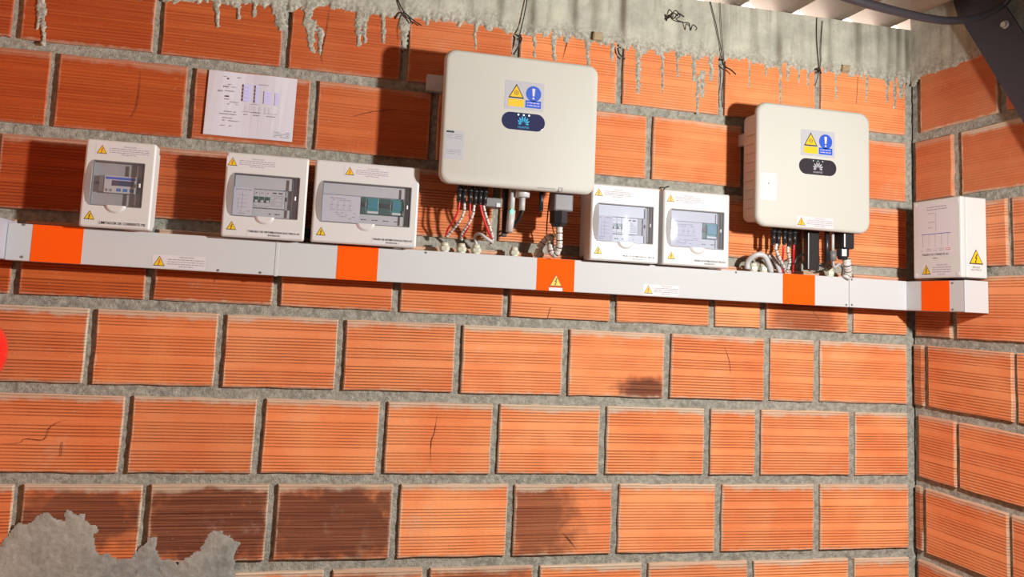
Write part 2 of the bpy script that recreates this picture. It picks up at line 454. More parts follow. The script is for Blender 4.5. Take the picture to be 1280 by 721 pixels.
CABLES = [('power_cable', 'red cable from the leftmost plug of the large inverter', 0.0034, 'red',
  [(-1.8545, -0.115, 1.9384), (-1.8565, -0.113, 1.9064), (-1.8681, -0.1, 1.8695), (-1.8797, -0.07, 1.8445), (-1.8825, -0.05, 1.8189)]),
 ('power_cable', 'red cable from the third plug of the large inverter', 0.0034, 'red',
  [(-1.819, -0.115, 1.9358), (-1.8168, -0.113, 1.9014), (-1.8157, -0.1, 1.8572), (-1.8265, -0.07, 1.8266), (-1.827, -0.05, 1.8144)]),
 ('power_cable', 'red cable slanting right from the fifth plug of the large inverter', 0.0038, 'red',
  [(-1.7846, -0.115, 1.9331), (-1.7741, -0.113, 1.8965), (-1.7521, -0.1, 1.8508), (-1.7286, -0.08, 1.8161)]),
 ('wrapped_cable', 'white spiral-wrapped cable curving left beside the leftmost red cable', 0.0052, 'wrap',
  [(-1.8383, -0.117, 1.9314), (-1.8382, -0.117, 1.902), (-1.849, -0.1, 1.8682), (-1.8657, -0.07, 1.8401), (-1.8798, -0.05, 1.8191)]),
 ('wrapped_cable', 'white spiral-wrapped cable beside the second red cable under the large inverter', 0.0052, 'wrap',
  [(-1.8041, -0.117, 1.9287), (-1.8073, -0.115, 1.8938), (-1.8185, -0.1, 1.8596), (-1.8308, -0.075, 1.834), (-1.8269, -0.05, 1.8117)]),
 ('wrapped_cable', 'white spiral-wrapped cable lying along the slanting red cable', 0.0052, 'wrap',
  [(-1.773, -0.113, 1.9315), (-1.7624, -0.11, 1.8976), (-1.7411, -0.1, 1.8516), (-1.7258, -0.08, 1.8163), (-1.731, -0.06, 1.801)]),
 ('cable_loop', 'grey clear-wrapped cable arching low into the third gland under the large inverter', 0.0058, 'grey',
  [(-1.7283, -0.08, 1.8107), (-1.7512, -0.08, 1.8228), (-1.7688, -0.07, 1.8359), (-1.7803, -0.05, 1.8284), (-1.7735, -0.045, 1.7992)]),
 ('sensor_cable', 'thin black cable curving down from the round white gland nut', 0.0036, 'black',
  [(-1.6372, -0.125, 1.9215), (-1.6457, -0.12, 1.8943), (-1.6607, -0.1, 1.8626), (-1.6766, -0.08, 1.8441), (-1.6988, -0.06, 1.8332)]),
 ('sensor_cable', 'second thin black cable curving behind the data dongle', 0.003, 'black',
  [(-1.6413, -0.12, 1.9217), (-1.6562, -0.11, 1.8837), (-1.6799, -0.09, 1.8539), (-1.6911, -0.07, 1.8521), (-1.7022, -0.05, 1.8447)]),
 ('wrapped_cable', "thick white spiral-wrapped cable looping down from the large inverter's power connector", 0.0125, 'wrap',
  [(-1.5082, -0.125, 1.8765), (-1.5065, -0.125, 1.8331), (-1.5043, -0.118, 1.8038), (-1.5116, -0.105, 1.7796), (-1.5246, -0.1, 1.79), (-1.5269, -0.095, 1.8202), (-1.5214, -0.085, 1.8404),
   (-1.5327, -0.06, 1.8304), (-1.5497, -0.045, 1.8025)]),
 ('earth_cable', 'thin yellow-green cable beside the thick white wrapped cable', 0.0022, 'yg', [(-1.5287, -0.11, 1.8791), (-1.5186, -0.1, 1.856), (-1.5044, -0.095, 1.8326)]),
 ('sensor_cable', 'dark reddish thin cable hanging left of the power connector of the large inverter', 0.0024, 'darkred',
  [(-1.5355, -0.1, 1.9924), (-1.5362, -0.09, 1.9521), (-1.533, -0.07, 1.8989), (-1.5264, -0.05, 1.8315)]),
 ('corrugated_conduit', 'grey conduit arching from the trunking edge over two ivory glands under the small inverter', 0.01, 'grey',
  [(-0.748, -0.045, 1.7768), (-0.7483, -0.05, 1.8031), (-0.7322, -0.07, 1.8267), (-0.7028, -0.075, 1.8282), (-0.6796, -0.07, 1.8035), (-0.6593, -0.06, 1.7697)]),
 ('corrugated_conduit', 'second grey conduit sloping down right of the two ivory glands', 0.0085, 'grey',
  [(-0.6731, -0.06, 1.8308), (-0.6532, -0.06, 1.8232), (-0.633, -0.055, 1.8009), (-0.616, -0.05, 1.7695)]),
 ('power_cable', 'left red cable under the small inverter', 0.0036, 'red', [(-0.6387, -0.105, 1.8774), (-0.6382, -0.1, 1.8427), (-0.6202, -0.07, 1.8011), (-0.606, -0.05, 1.7701)]),
 ('power_cable', 'right red cable under the small inverter', 0.0036, 'red', [(-0.5977, -0.105, 1.8801), (-0.5955, -0.1, 1.8424), (-0.5754, -0.07, 1.8038), (-0.5626, -0.05, 1.7725)]),
 ('wrapped_cable', 'white spiral-wrapped cable left of the left red cable under the small inverter', 0.0062, 'wrap',
  [(-0.6681, -0.105, 1.8726), (-0.6711, -0.105, 1.8491), (-0.6441, -0.09, 1.8165), (-0.6031, -0.06, 1.7847)]),
 ('wrapped_cable', 'white spiral-wrapped cable between the two red cables under the small inverter', 0.0062, 'wrap',
  [(-0.6222, -0.105, 1.8668), (-0.6185, -0.1, 1.8439), (-0.5975, -0.08, 1.8109), (-0.593, -0.06, 1.7735)]),
 ('sensor_cable', 'black cable looping right from the right red cable under the small inverter', 0.003, 'black',
  [(-0.5776, -0.08, 1.8033), (-0.5677, -0.08, 1.8274), (-0.5372, -0.07, 1.8417), (-0.4995, -0.06, 1.8355), (-0.4579, -0.05, 1.8115), (-0.4199, -0.045, 1.7989)]),
 ('sensor_cable', 'black cable loop over the right ivory gland under the small inverter', 0.003, 'black',
  [(-0.4588, -0.1, 1.8213), (-0.4579, -0.09, 1.807), (-0.4391, -0.07, 1.7939), (-0.4066, -0.05, 1.8025)]),
 ('wrapped_cable', 'thick white wrapped cable end under the power connector of the small inverter', 0.015, 'wrap',
  [(-0.3823, -0.11, 1.8344), (-0.3749, -0.105, 1.8084), (-0.3594, -0.09, 1.783), (-0.3681, -0.088, 1.7617)]),
 ('sensor_cable', "grey loop of cable just left of the small inverter's power connector", 0.0034, 'grey',
  [(-0.4381, -0.108, 1.8252), (-0.4251, -0.1, 1.7997), (-0.3969, -0.09, 1.8136), (-0.3754, -0.08, 1.7973), (-0.3629, -0.06, 1.7746)]),
 ('tie_wire', 'slanting black tie wire down the beam, left of the small inverter', 0.0016, 'wire', [(-0.8988, -0.016, 2.7851), (-0.8714, -0.018, 2.6842), (-0.8412, -0.016, 2.5604)]),
 ('tie_wire', 'faint straight tie wire beside the crossing one, left of the small inverter', 0.0011, 'wire', [(-0.8586, -0.016, 2.7873), (-0.851, -0.018, 2.6711), (-0.8379, -0.016, 2.5608)]),
 ('tie_wire', 'short stiff wire end sticking out right of the knot above the small inverter', 0.0026, 'wire',
  [(-0.8468, -0.014, 2.5666), (-0.84, -0.02, 2.5407), (-0.8191, -0.03, 2.5247), (-0.7985, -0.035, 2.507)]),
 ('tie_wire', 'wire tail running down the mortar joint left of the small inverter', 0.0016, 'wire',
  [(-0.8353, -0.012, 2.5499), (-0.8328, -0.004, 2.4901), (-0.8384, -0.004, 2.4274), (-0.8344, -0.004, 2.3845)]),
 ('tie_wire', 'tangled black wire sprouting from the beam above the gap between the inverters', 0.002, 'wire',
  [(-1.0827, -0.012, 2.6936), (-1.0694, -0.03, 2.6982), (-1.0557, -0.04, 2.7209), (-1.0384, -0.045, 2.6998), (-1.0491, -0.035, 2.6897), (-1.0223, -0.04, 2.6791), (-1.0022, -0.045, 2.6768),
   (-0.9924, -0.04, 2.6521), (-0.9858, -0.045, 2.6727), (-0.9692, -0.045, 2.6625), (-0.9728, -0.04, 2.6545)]),
 ('tie_wire', 'knotted short wire beside the tangled one, bent up', 0.0026, 'wire',
  [(-1.076, -0.012, 2.6883), (-1.076, -0.03, 2.7035), (-1.0614, -0.04, 2.6894), (-1.0425, -0.04, 2.7103), (-1.0195, -0.04, 2.701)]),
 ('tie_wire', 'black wire hanging from above to the knot over the large inverter', 0.002, 'wire',
  [(-1.621, -0.02, 2.7106), (-1.6332, -0.022, 2.631), (-1.6466, -0.018, 2.5568), (-1.6532, -0.012, 2.5433)]),
 ('tie_wire', 'black wire end below the knot, over the large inverter', 0.003, 'wire', [(-1.6534, -0.01, 2.5616), (-1.6368, -0.016, 2.5499), (-1.6456, -0.01, 2.5213), (-1.661, -0.006, 2.4913)]),
 ('tie_wire', 'black wire leaning across the beam edge, left above the large inverter', 0.0022, 'wire',
  [(-2.091, -0.014, 2.6404), (-2.0725, -0.016, 2.6048), (-2.0545, -0.016, 2.5842), (-2.0251, -0.014, 2.5657), (-1.9987, -0.012, 2.5526)]),
 ('tie_wire', 'short crossed wire, left above the large inverter', 0.0026, 'wire', [(-2.0783, -0.014, 2.5646), (-2.0664, -0.02, 2.5869), (-2.0491, -0.02, 2.5777), (-2.0298, -0.012, 2.5544)]),
 ('tie_wire', 'thin tie wire down the beam right above the small inverter', 0.0014, 'wire', [(-0.4378, -0.014, 2.7825), (-0.439, -0.016, 2.691), (-0.4264, -0.014, 2.5773)]),
 ('tie_wire', 'bent companion wire down the beam right above the small inverter', 0.0014, 'wire',
  [(-0.4128, -0.014, 2.7727), (-0.4226, -0.018, 2.6601), (-0.4209, -0.016, 2.6031), (-0.4299, -0.014, 2.5577), (-0.4409, -0.01, 2.5096)]),
 ('tie_wire', 'dark knot of wire at the brick joint above the small inverter', 0.0034, 'wire', [(-0.4391, -0.012, 2.5701), (-0.431, -0.02, 2.5751), (-0.4193, -0.014, 2.5589)]),
 ('tie_wire', "dark bent wire stub in the mortar right of the large inverter's top corner", 0.0028, 'wire',
  [(-1.2679, -0.012, 2.5603), (-1.2618, -0.014, 2.5392), (-1.2448, -0.012, 2.5267), (-1.2374, -0.01, 2.5221)]),
 ('bent_wire', 'small dark bent wire in the mortar between the two right-hand enclosures', 0.0024, 'wire', [(-1.0729, -0.012, 2.0464), (-1.0657, -0.016, 2.0583), (-1.051, -0.012, 2.063)]),
 ('cable_conduit', 'thick black conduit curving under the roof in the top right corner', 0.013, 'con',
  [(-1.0831, -0.9, 2.4574), (-0.9713, -0.85, 2.4682), (-0.7853, -0.75, 2.5035), (-0.529, -0.62, 2.5551), (-0.3414, -0.55, 2.5912), (-0.1795, -0.5, 2.6437), (-0.0973, -0.5, 2.6909),
   (-0.0657, -0.52, 2.7324)]),
 ('thin_wire', 'pale green thin wire curling at the top right edge of the frame', 0.0022, 'gw',
  [(-0.0366, -0.45, 2.7004), (-0.0157, -0.45, 2.732), (0.0048, -0.45, 2.7434), (0.028, -0.45, 2.7291), (0.0475, -0.45, 2.6999)])]
RUBBLE = [(-1.3481, 2.5935, 0.036, 0.028, 'small pale block chip stuck in the beam edge above the large inverter'),
 (-0.3088, 2.592, 0.032, 0.026, 'small pale block chip in the beam edge above the small inverter')]
BRACE = [(-0.3188, 2.7032), (-0.8211, 1.7774), (-0.9892, 1.783), (-0.4869, 2.7088), (-0.4644, 2.8034), (-0.3613, 2.801)]
BOLTP = (-0.4912, 2.6338)
PLATE2 = [(-0.2586, 2.8071), (-0.2787, 2.7383), (-0.4059, 2.7217), (-0.42, 2.7806), (-0.2875, 2.839)]
HELM = (-3.2415, -0.135, 1.3911)

# ------------------------------------------------------------------ walls of hollow clay bricks
Z = [2.605, 2.339, 2.069, 1.803, 1.544, 1.280, 1.012, 0.743, 0.475, 0.207, -0.06]
BACK_JOINTS = {0: [-3.2778, -2.8597, -2.4532, -2.0505, -1.6494, -1.2497, -0.8342, -0.4201],
 1: [-3.1557, -2.7442, -2.3488, -1.934, -1.53, -1.1251, -0.735, -0.345],
 2: [-3.296, -2.896, -2.496, -2.096, -1.696, -1.296, -0.896, -0.496],
 3: [-3.2039, -2.816, -2.4231, -2.0295, -1.6448, -1.2482, -0.8582, -0.6485, -0.2728],
 4: [-2.9719, -2.5859, -2.2041, -1.8067, -1.4203, -1.0332, -0.6305, -0.419],
 5: [-2.8456, -2.4467, -2.0513, -1.6653, -1.2731, -0.8699, -0.665, -0.2666],
 6: [-3.1327, -2.7705, -2.3891, -1.9922, -1.5991, -1.219, -0.8203, -0.4168],
 7: [-3.0, -2.60, -2.1997, -1.879, -1.4983, -1.0996, -0.6895, -0.2708],
 8: [-3.15, -2.76, -2.37, -1.98, -1.59, -1.20, -0.81, -0.42],
 9: [-2.95, -2.56, -2.17, -1.78, -1.39, -1.00, -0.61, -0.22]}
RIGHT_EDGES = {0: [(0.049, 0.391), (0.428, None)], 1: [(0.025, 0.196), (0.237, None)],
 2: [(0.017, 0.133), (0.162, 0.415), (0.439, None)], 3: [(0.017, 0.179), (0.204, None)],
 4: [(0.006, 0.047), (0.075, 0.425), (0.442, None)], 5: [(0.026, 0.19), (0.210, None)],
 6: [(0.006, 0.034), (0.055, 0.394), (0.411, None)], 7: [(0.016, 0.207), (0.229, None)],
 8: [(0.02, 0.11), (0.13, None)], 9: [(0.016, 0.30), (0.32, None)]}
LX = -3.34          # inner face of the left wall
BY = -4.2           # inner face of the wall behind the camera

def brick_bm(w, h, rg):
    bm = bmesh.new()
    nx, nz = max(2, int(w / .06)), 4
    pts = []
    j = lambda a: rg.uniform(-a, a)
    for k in range(nx): pts.append((-w/2 + w*k/nx + (j(.002) if k else 0), -h/2 + j(.0018)))
    for k in range(nz): pts.append((w/2 + j(.0018), -h/2 + h*k/nz))
    for k in range(nx): pts.append((w/2 - w*k/nx, h/2 + j(.002)))
    for k in range(nz): pts.append((-w/2 + j(.0018), h/2 - h*k/nz))
    n = len(pts)
    ins = .0035
    def ring(y, i):
        return [bm.verts.new((p[0] - math.copysign(min(i, abs(p[0])), p[0]) * (abs(p[0]) > w/2 - .01),
                              y, p[1] - math.copysign(i, p[1]) * (abs(p[1]) > h/2 - .01))) for p in pts]
    t = (j(.001), j(.001))
    a, b, c = ring(.024, 0), ring(.0030, 0), ring(0, ins)
    for r0, r1 in ((a, b), (b, c)):
        for k in range(n): bm.faces.new((r0[k], r0[(k+1) % n], r1[(k+1) % n], r1[k]))
    bm.faces.new(c)
    bmesh.ops.recalc_face_normals(bm, faces=bm.faces[:])
    return bm

SPECIAL = {}   # (wall, row, index) -> dict of surface values
def lay(wall, tagname, spans, rg):
    for r, i, x0, x1 in spans:
        zt, zb = Z[r] - .017, Z[r + 1] + .018
        if r == 0: zt = 2.605
        w_, h_ = x1 - x0, zt - zb
        if w_ < .02: continue
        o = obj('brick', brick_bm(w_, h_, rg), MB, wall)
        o.location = ((x0 + x1) / 2, rg.uniform(-.0015, .0015), (zt + zb) / 2)
        o.rotation_euler = (0, math.radians(rg.uniform(-.35, .35)), 0)
        d = dict(rib_depth=rg.uniform(.7, 1.0), tone=rg.uniform(-.8, 1), deep=rg.uniform(0, .25), soot=0.0, soot_x=0.0, soot_z=0.0, soot_w=.1, soot_h=.1, film=rg.uniform(.5, 1.0))
        if r >= 4 and tagname == 'b': d['film'] = rg.uniform(.9, 1.3)
        xc = (x0 + x1) / 2
        if tagname == 'b':
            d['deep'] += max(0, (1.9 - xc) / 1.9) * (.95 if r <= 3 else .35) + (.15 if r <= 1 else 0)  # colour deepens towards the left and top, painting in the weaker light
            if r <= 2 and xc < 1.5: d['tone'] = rg.uniform(-2.6, -1.0)  # upper left bricks toned down for the same dimmer light
        if tagname == 'r': d['tone'] -= 1.3; d['deep'] += .1  # right wall bricks toned down, painting in its dimmer light
        if r <= 1: d['rib_depth'] *= .45; d['film'] *= .7
        lab = None
        sp_ = SPECIAL.get((tagname, r, i))
        if sp_: d.update({k: v for k, v in sp_.items() if k != 'label'}); lab = sp_.get('label')
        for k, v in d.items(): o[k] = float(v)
        if lab: o['label'] = lab

SPECIAL.update({
 ('b', 6, 1): dict(soot=.9, soot_w=.30, soot_h=.10, soot_z=.02, label='dark maroon fired brick'),
 ('b', 6, 2): dict(soot=.95, soot_w=.34, soot_h=.2, label='dark maroon fired brick with a crack'),
 ('b', 6, 3): dict(soot=.95, soot_w=.4, soot_h=.2, rib_depth=.4, label='dark brown fired brick'),
 ('b', 6, 5): dict(soot=.75, soot_x=-.10, soot_w=.16, soot_h=.2, label='brick with brown left half'),
 ('b', 4, 5): dict(soot=.95, soot_x=.11, soot_z=-.085, soot_w=.13, soot_h=.05, rib_depth=.5, label='brick with dark smudge in its lower right corner'),
 ('b', 3, 8): dict(soot=.6, soot_x=-.02, soot_z=-.02, soot_w=.18, soot_h=.2, label='brownish stained brick'),
 ('b', 7, 4): dict(soot=.7, soot_w=.3, soot_h=.2, soot_z=.0),
 ('b', 7, 3): dict(soot=.5, soot_w=.2, soot_h=.2, soot_z=.0),
 ('r', 3, 0): dict(soot=.5, soot_w=.1, soot_h=.2, label='brownish short brick'),
 ('r', 6, 0): dict(soot=.6, soot_w=.1, soot_h=.2), ('r', 4, 0): dict(soot=.45, soot_w=.1, soot_h=.2),
 ('r', 0, 0): dict(film=1.3, rib_depth=.2, tone=-4.5), ('r', 1, 1): dict(film=1.3, rib_depth=.25, tone=-3.6), ('r', 1, 0): dict(rib_depth=.3, tone=-3.4), ('r', 2, 1): dict(tone=-2.6), ('r', 2, 2): dict(tone=-2.6),  # low tone values paint shade onto the upper right wall bricks
})

def heightfield(x0, x1, z0, z1, step, fn, keep=None):
    """surface grid in x,z whose y comes from fn(X, Z) (numpy)"""
    nx = int(round((x1 - x0) / step)) + 1; nz = int(round((z1 - z0) / step)) + 1
    X, ZZ = np.meshgrid(np.linspace(x0, x1, nx), np.linspace(z0, z1, nz))
    Y = fn(X, ZZ)
    idx = np.arange(nx * nz).reshape(nz, nx)
    q = np.stack([idx[:-1, :-1], idx[:-1, 1:], idx[1:, 1:], idx[1:, :-1]], -1).reshape(-1, 4)
    if keep is not None:
        K = keep(X, ZZ).ravel()
        q = q[K[q].any(1)]
    V = np.stack([X, Y, ZZ], -1).reshape(-1, 3)
    return V, q, X.ravel(), ZZ.ravel()

_rs = np.random.RandomState(3)
_T = _rs.rand(256, 256)
def vnoise(X, Zc, sc, seed=0):
    """tileable value noise"""
    x = X * sc + 37.1 + seed * 11.7; z = Zc * sc + 91.3 + seed * 5.3
    xi = np.floor(x).astype(int); zi = np.floor(z).astype(int); fx = x - xi; fz = z - zi
    fx = fx * fx * (3 - 2 * fx); fz = fz * fz * (3 - 2 * fz)
    a = _T[xi % 256, zi % 256]; b = _T[(xi + 1) % 256, zi % 256]; c = _T[xi % 256, (zi + 1) % 256]; d = _T[(xi + 1) % 256, (zi + 1) % 256]
    return (a * (1 - fx) + b * fx) * (1 - fz) + (c * (1 - fx) + d * fx) * fz
def fbm(X, Zc, sc, n=3, seed=0):
    s = 0; a = 1; t = 0
    for k in range(n): s = s + a * vnoise(X, Zc, sc * 2 ** k, seed + k); t += a; a *= .55
    return s / t

def mesh_from(name, V, q, mats, parent=None, attrs=None, smooth=True):
    used = np.unique(q); rem = -np.ones(len(V), int); rem[used] = np.arange(len(used))
    me = bpy.data.meshes.new(name); me.from_pydata(V[used].tolist(), [], rem[q].tolist())
    for m in (mats if isinstance(mats, list) else [mats]): me.materials.append(m)
    if smooth: me.polygons.foreach_set('use_smooth', [True] * len(me.polygons))
    for k, v in (attrs or {}).items():
        a = me.attributes.new(k, 'FLOAT', 'POINT'); a.data.foreach_set('value', v[used].astype(float))
    me.update()
    return link(bpy.data.objects.new(name, me), parent)

def wall(name, width, z1, rz, loc, grid=True):
    """mortar backing; local x along the wall, -y towards the room"""
    V, q, _, _ = heightfield(0, width, 0, z1, .014, lambda X, Q: .0125 + .006 * (fbm(X, Q, 45, 3) - .5) + .003 * (fbm(X, Q, 160, 2, 5) - .5))
    n = len(V)
    B_ = np.array([(0, .02, 0), (width, .02, 0), (width, .02, z1), (0, .02, z1), (0, .15, 0), (width, .15, 0), (width, .15, z1), (0, .15, z1)])
    V = np.concatenate([V, B_]); q2 = np.array([(n+1, n+0, n+3, n+2)[::-1], (n+4, n+5, n+6, n+7)[::-1], (n+0, n+1, n+5, n+4), (n+2, n+3, n+7, n+6), (n+1, n+2, n+6, n+5), (n+3, n+0, n+4, n+7)])
    o = mesh_from(name, V, np.concatenate([q, q2]), MM)
    o.location = loc; o.rotation_euler = (0, 0, rz); o['kind'] = 'structure'
    return o

# back wall: local x = world x - LX
wb = wall('wall_back', -LX + .15, 2.62, 0, (LX, 0, 0))
sp_ = []
for r, js in BACK_JOINTS.items():
    js = sorted(js)
    while js[0] > LX + .42: js.insert(0, js[0] - .4)
    js = [LX - .005] + [j for j in js if j > LX + .03] + [-.008]
    base = len(js) - 1 - (len(BACK_JOINTS[r]) + 1)
    for i in range(len(js) - 1):
        sp_.append((r, i - base, js[i] + .0135 - LX, js[i + 1] - .0135 - LX))
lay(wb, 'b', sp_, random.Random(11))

# right wall: local x runs from the corner towards the camera
wr = wall('wall_right', -BY, 2.862, -PI/2, (0, 0, 0))
sp_ = []
for r, es in RIGHT_EDGES.items():
    es = list(es); a, b = es[-1]; es[-1] = (a, a + .383)
    while es[-1][1] < 3.0: a = es[-1][1] + .022; es.append((a, a + .383))
    for i, (a, b) in enumerate(es): sp_.append((r, i, a, b))
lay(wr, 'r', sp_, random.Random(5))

# left wall, just outside the frame
wl = wall('wall_left', -BY, 2.862, PI/2, (LX, BY, 0))
sp_ = []
for r in range(10):
    e = -BY - .02 - (.2 if r % 2 else 0)
    if r % 2: sp_.append((r, 99, -BY - .2 + .002, -BY - .02))
    while e > 1.4: sp_.append((r, 50, e - .383, e)); e -= .405
lay(wl, 'l', sp_, random.Random(8))

# unseen wall behind the camera, floor; door added to shut out sky fill
bm = bmesh.new()
box(bm, LX - .15, -3.3, BY - .15, BY, 0, 2.85); box(bm, -2.4, .15, BY - .15, BY, 0, 2.85); box(bm, -3.3, -2.4, BY - .15, BY, 2.05, 2.85)
o = obj('wall_front', bm, MBLK); o['kind'] = 'structure'
bm = bmesh.new(); box(bm, -3.3, -2.4, BY - .10, BY - .05, 0, 2.05)
for zz in (.2, 1.15): box(bm, -3.2, -2.5, BY - .052, BY - .040, zz, zz + .75, .006)
o = obj('light_block_door', bm, MDG); o['kind'] = 'structure'
bm = bmesh.new(); box(bm, LX - .15, .15, BY - 1.5, .15, -.1, 0)
o = obj('floor', bm, MFLO); o['kind'] = 'structure'

# ------------------------------------------------------------------ concrete ring beam, cast on top of the bricks with ragged run-down laitance
EDGE = np.array([(-3.45, 2.53), (-3.3361, 2.5269), (-2.8615, 2.5335), (-2.6106, 2.5534), (-2.4541, 2.5547), (-2.3488, 2.5742), (-2.2403, 2.5743), (-2.0743, 2.5788), (-1.9611, 2.5789), (-1.8021, 2.5788), (-1.6689, 2.5749),
 (-1.6089, 2.5735), (-1.4876, 2.5796), (-1.3638, 2.5797), (-1.2535, 2.575), (-1.1737, 2.5724), (-1.0113, 2.5702), (-0.8453, 2.5742), (-0.6752, 2.5751), (-0.5009, 2.5697), (-0.3585, 2.573), (-0.2133, 2.5699), (-0.1024, 2.5724), (0, 2.5704)])
DRIPS = [(-2.683, 2.558, -2.676, 2.471, 0.0068), (-2.617, 2.566, -2.612, 2.506, 0.0054), (-2.566, 2.573, -2.562, 2.518, 0.0068), (-2.389, 2.575, -2.383, 2.491, 0.0135), (-2.374, 2.515, -2.368, 2.426, 0.0130),
 (-2.341, 2.497, -2.336, 2.419, 0.0081), (-2.22, 2.591, -2.212, 2.465, 0.0108), (-2.198, 2.594, -2.19, 2.476, 0.0095), (-2.133, 2.574, -2.127, 2.483, 0.0068), (-2.061, 2.598, -2.055, 2.484, 0.0162),
 (-2.482, 2.571, -2.477, 2.502, 0.0216), (-1.805, 2.587, -1.801, 2.5, 0.0054), (-1.585, 2.579, -1.581, 2.491, 0.0054), (-1.509, 2.58, -1.506, 2.494, 0.0081), (-1.379, 2.581, -1.376, 2.485, 0.0081),
 (-1.285, 2.577, -1.283, 2.517, 0.0068), (-1.18, 2.575, -1.175, 2.408, 0.0095), (-1.083, 2.58, -1.079, 2.418, 0.0054), (-1.021, 2.578, -1.019, 2.486, 0.0054), (-0.952, 2.577, -0.95, 2.478, 0.0081),
 (-0.937, 2.495, -0.934, 2.357, 0.0068), (-0.917, 2.507, -0.916, 2.42, 0.0081), (-0.882, 2.579, -0.88, 2.486, 0.0081), (-0.723, 2.573, -0.722, 2.478, 0.0054), (-0.648, 2.575, -0.647, 2.528, 0.0054),
 (-0.589, 2.576, -0.587, 2.43, 0.0068), (-0.554, 2.573, -0.553, 2.522, 0.0081), (-0.504, 2.576, -0.504, 2.502, 0.0054), (-0.466, 2.571, -0.465, 2.5, 0.0054), (-0.341, 2.578, -0.34, 2.469, 0.0054),
 (-0.202, 2.574, -0.203, 2.473, 0.0054), (-0.106, 2.579, -0.107, 2.483, 0.0081), (-0.072, 2.582, -0.073, 2.461, 0.0081), (-0.043, 2.586, -0.043, 2.513, 0.0135), (-3.211, 2.54, -3.196, 2.345, 0.0075), (-3.225, 2.54, -3.215, 2.394, 0.0068)]
MARKS = [(-2.07, .6), (-1.60, .8), (-1.44, .9), (-1.25, 1.0), (-1.02, .5), (-.84, .6), (-.60, .9), (-.375, .7), (-.15, .7), (-1.72, .5), (-1.35, .4), (-2.3, .4), (-2.6, .5), (-.5, .3)]

def ragged(X, Q, edge, drips, marks, rough=1.0):
    e = np.interp(X, edge[:, 0], edge[:, 1]) + rough * .036 * (fbm(X, Q, 34, 4, 2) - .5) + rough * .035 * (fbm(X, Q * .2, 70, 2, 9) - .5)
    t = Q - e
    body = np.clip(t / .010, -1, 1)
    h = (.0045 + .0055 * np.clip(t / .05, 0, 1)) * body if rough > .6 else .004 * body
    h = h + np.where(t > 0, .005 * rough * (fbm(X, Q, 130, 3, 4) - .5) * np.exp(-t / .035) * 2.5, 0)
    dm = np.full_like(X, -1.0)
    for (xa, za, xb, zb, r) in drips:
        dx, dz = xb - xa, zb - za; L2 = dx * dx + dz * dz
        u = np.clip(((X - xa) * dx + (Q - za) * dz) / L2, 0, 1)
        wv = .006 * (vnoise(X * 0, Q, 40, int(abs(xa) * 100) % 50) - .5)
        d = np.hypot(X - xa - u * dx + wv, Q - za - u * dz)
        rr = r * (1.25 - .45 * u) * (.75 + .5 * vnoise(X * 0 + xa, Q, 60, 3))
        dm = np.maximum(dm, 1 - d / rr + 1.1 * (fbm(X, Q, 110, 2, 6) - .5))
    h = np.maximum(h, np.where(dm > 0, .0006 + .0026 * np.sqrt(np.clip(dm, 0, 1)) + .0016 * (fbm(X, Q, 200, 2, 8) - .5), -.01))
    for x0, s in marks: h = h - np.where(t > 0, .0025 * s * np.exp(-((X - x0) / .006) ** 2), 0) + np.where(t > 0, .0015 * s * np.exp(-((X - x0 - .015) / .012) ** 2), 0)
    return h, t, dm

def beam(name, x0, x1, ztop, edge, drips, marks, rz, loc, xoff):
    st = {}
    def fn(X, Q):
        h, t, dm = ragged(X + xoff, Q, edge, drips, marks, 1.0 if drips else .45); st['t'], st['h'], st['d'] = t, h, dm
        return -h - .0005
    V, q, X, Q = heightfield(x0, x1, 2.34, ztop, .0045, fn, lambda X, Q: st['h'] > 0)
    t = st['t'].ravel()
    stain_shade = np.zeros_like(X)
    for m, s in marks: stain_shade = np.maximum(stain_shade, s * np.exp(-((X + xoff - m) / .016) ** 2) * (.35 + .65 * vnoise(X * 0, Q, 9, int(abs(m) * 50))))
    splash = np.clip(1 - t / .06, 0, 1)
    n = len(V)
    B_ = np.array([(x0, .0, 2.60), (x1, .0, 2.60), (x1, .0, ztop), (x0, .0, ztop), (x0, .05, 2.60), (x1, .05, 2.60), (x1, .05, ztop), (x0, .05, ztop), (x0, -.0105, ztop), (x1, -.0105, ztop)])
    V = np.concatenate([V, B_]); q2 = np.array([(n+7, n+6, n+5, n+4), (n+0, n+1, n+5, n+4), (n+1, n+2, n+6, n+5), (n+3, n+0, n+4, n+7), (n+8, n+9, n+6, n+7), (n+0, n+3, n+2, n+1)])
    z10 = np.zeros(10)
    o = mesh_from(name, V, np.concatenate([q, q2]), MC, None, {'stain_shade': np.concatenate([stain_shade, z10]), 'splash': np.concatenate([splash, z10])})
    o.location = loc; o.rotation_euler = (0, 0, rz); o['kind'] = 'structure'
    return o
beam('trim_1', 0, -LX + .15, 2.787, EDGE, DRIPS, MARKS + [(-.06, 1.0), (-.02, 1.0), (-.10, .8), (-.25, .6)], 0, (LX, 0, 0), LX)  # extra marks by the corner are shade painted into the beam
E2 = np.array([(-.1, 2.55), (.0, 2.55), (.03, 2.56), (.052, 2.583), (.13, 2.58), (.222, 2.578), (.30, 2.586), (.40, 2.590), (.43, 2.5), (.6, 2.57), (4.2, 2.57)])
beam('trim_2', 0.011, 4.2, 2.862, E2, [], [(.3, .2), (.9, .6), (1.5, .5)], -PI/2, (0, 0, 0), 0)

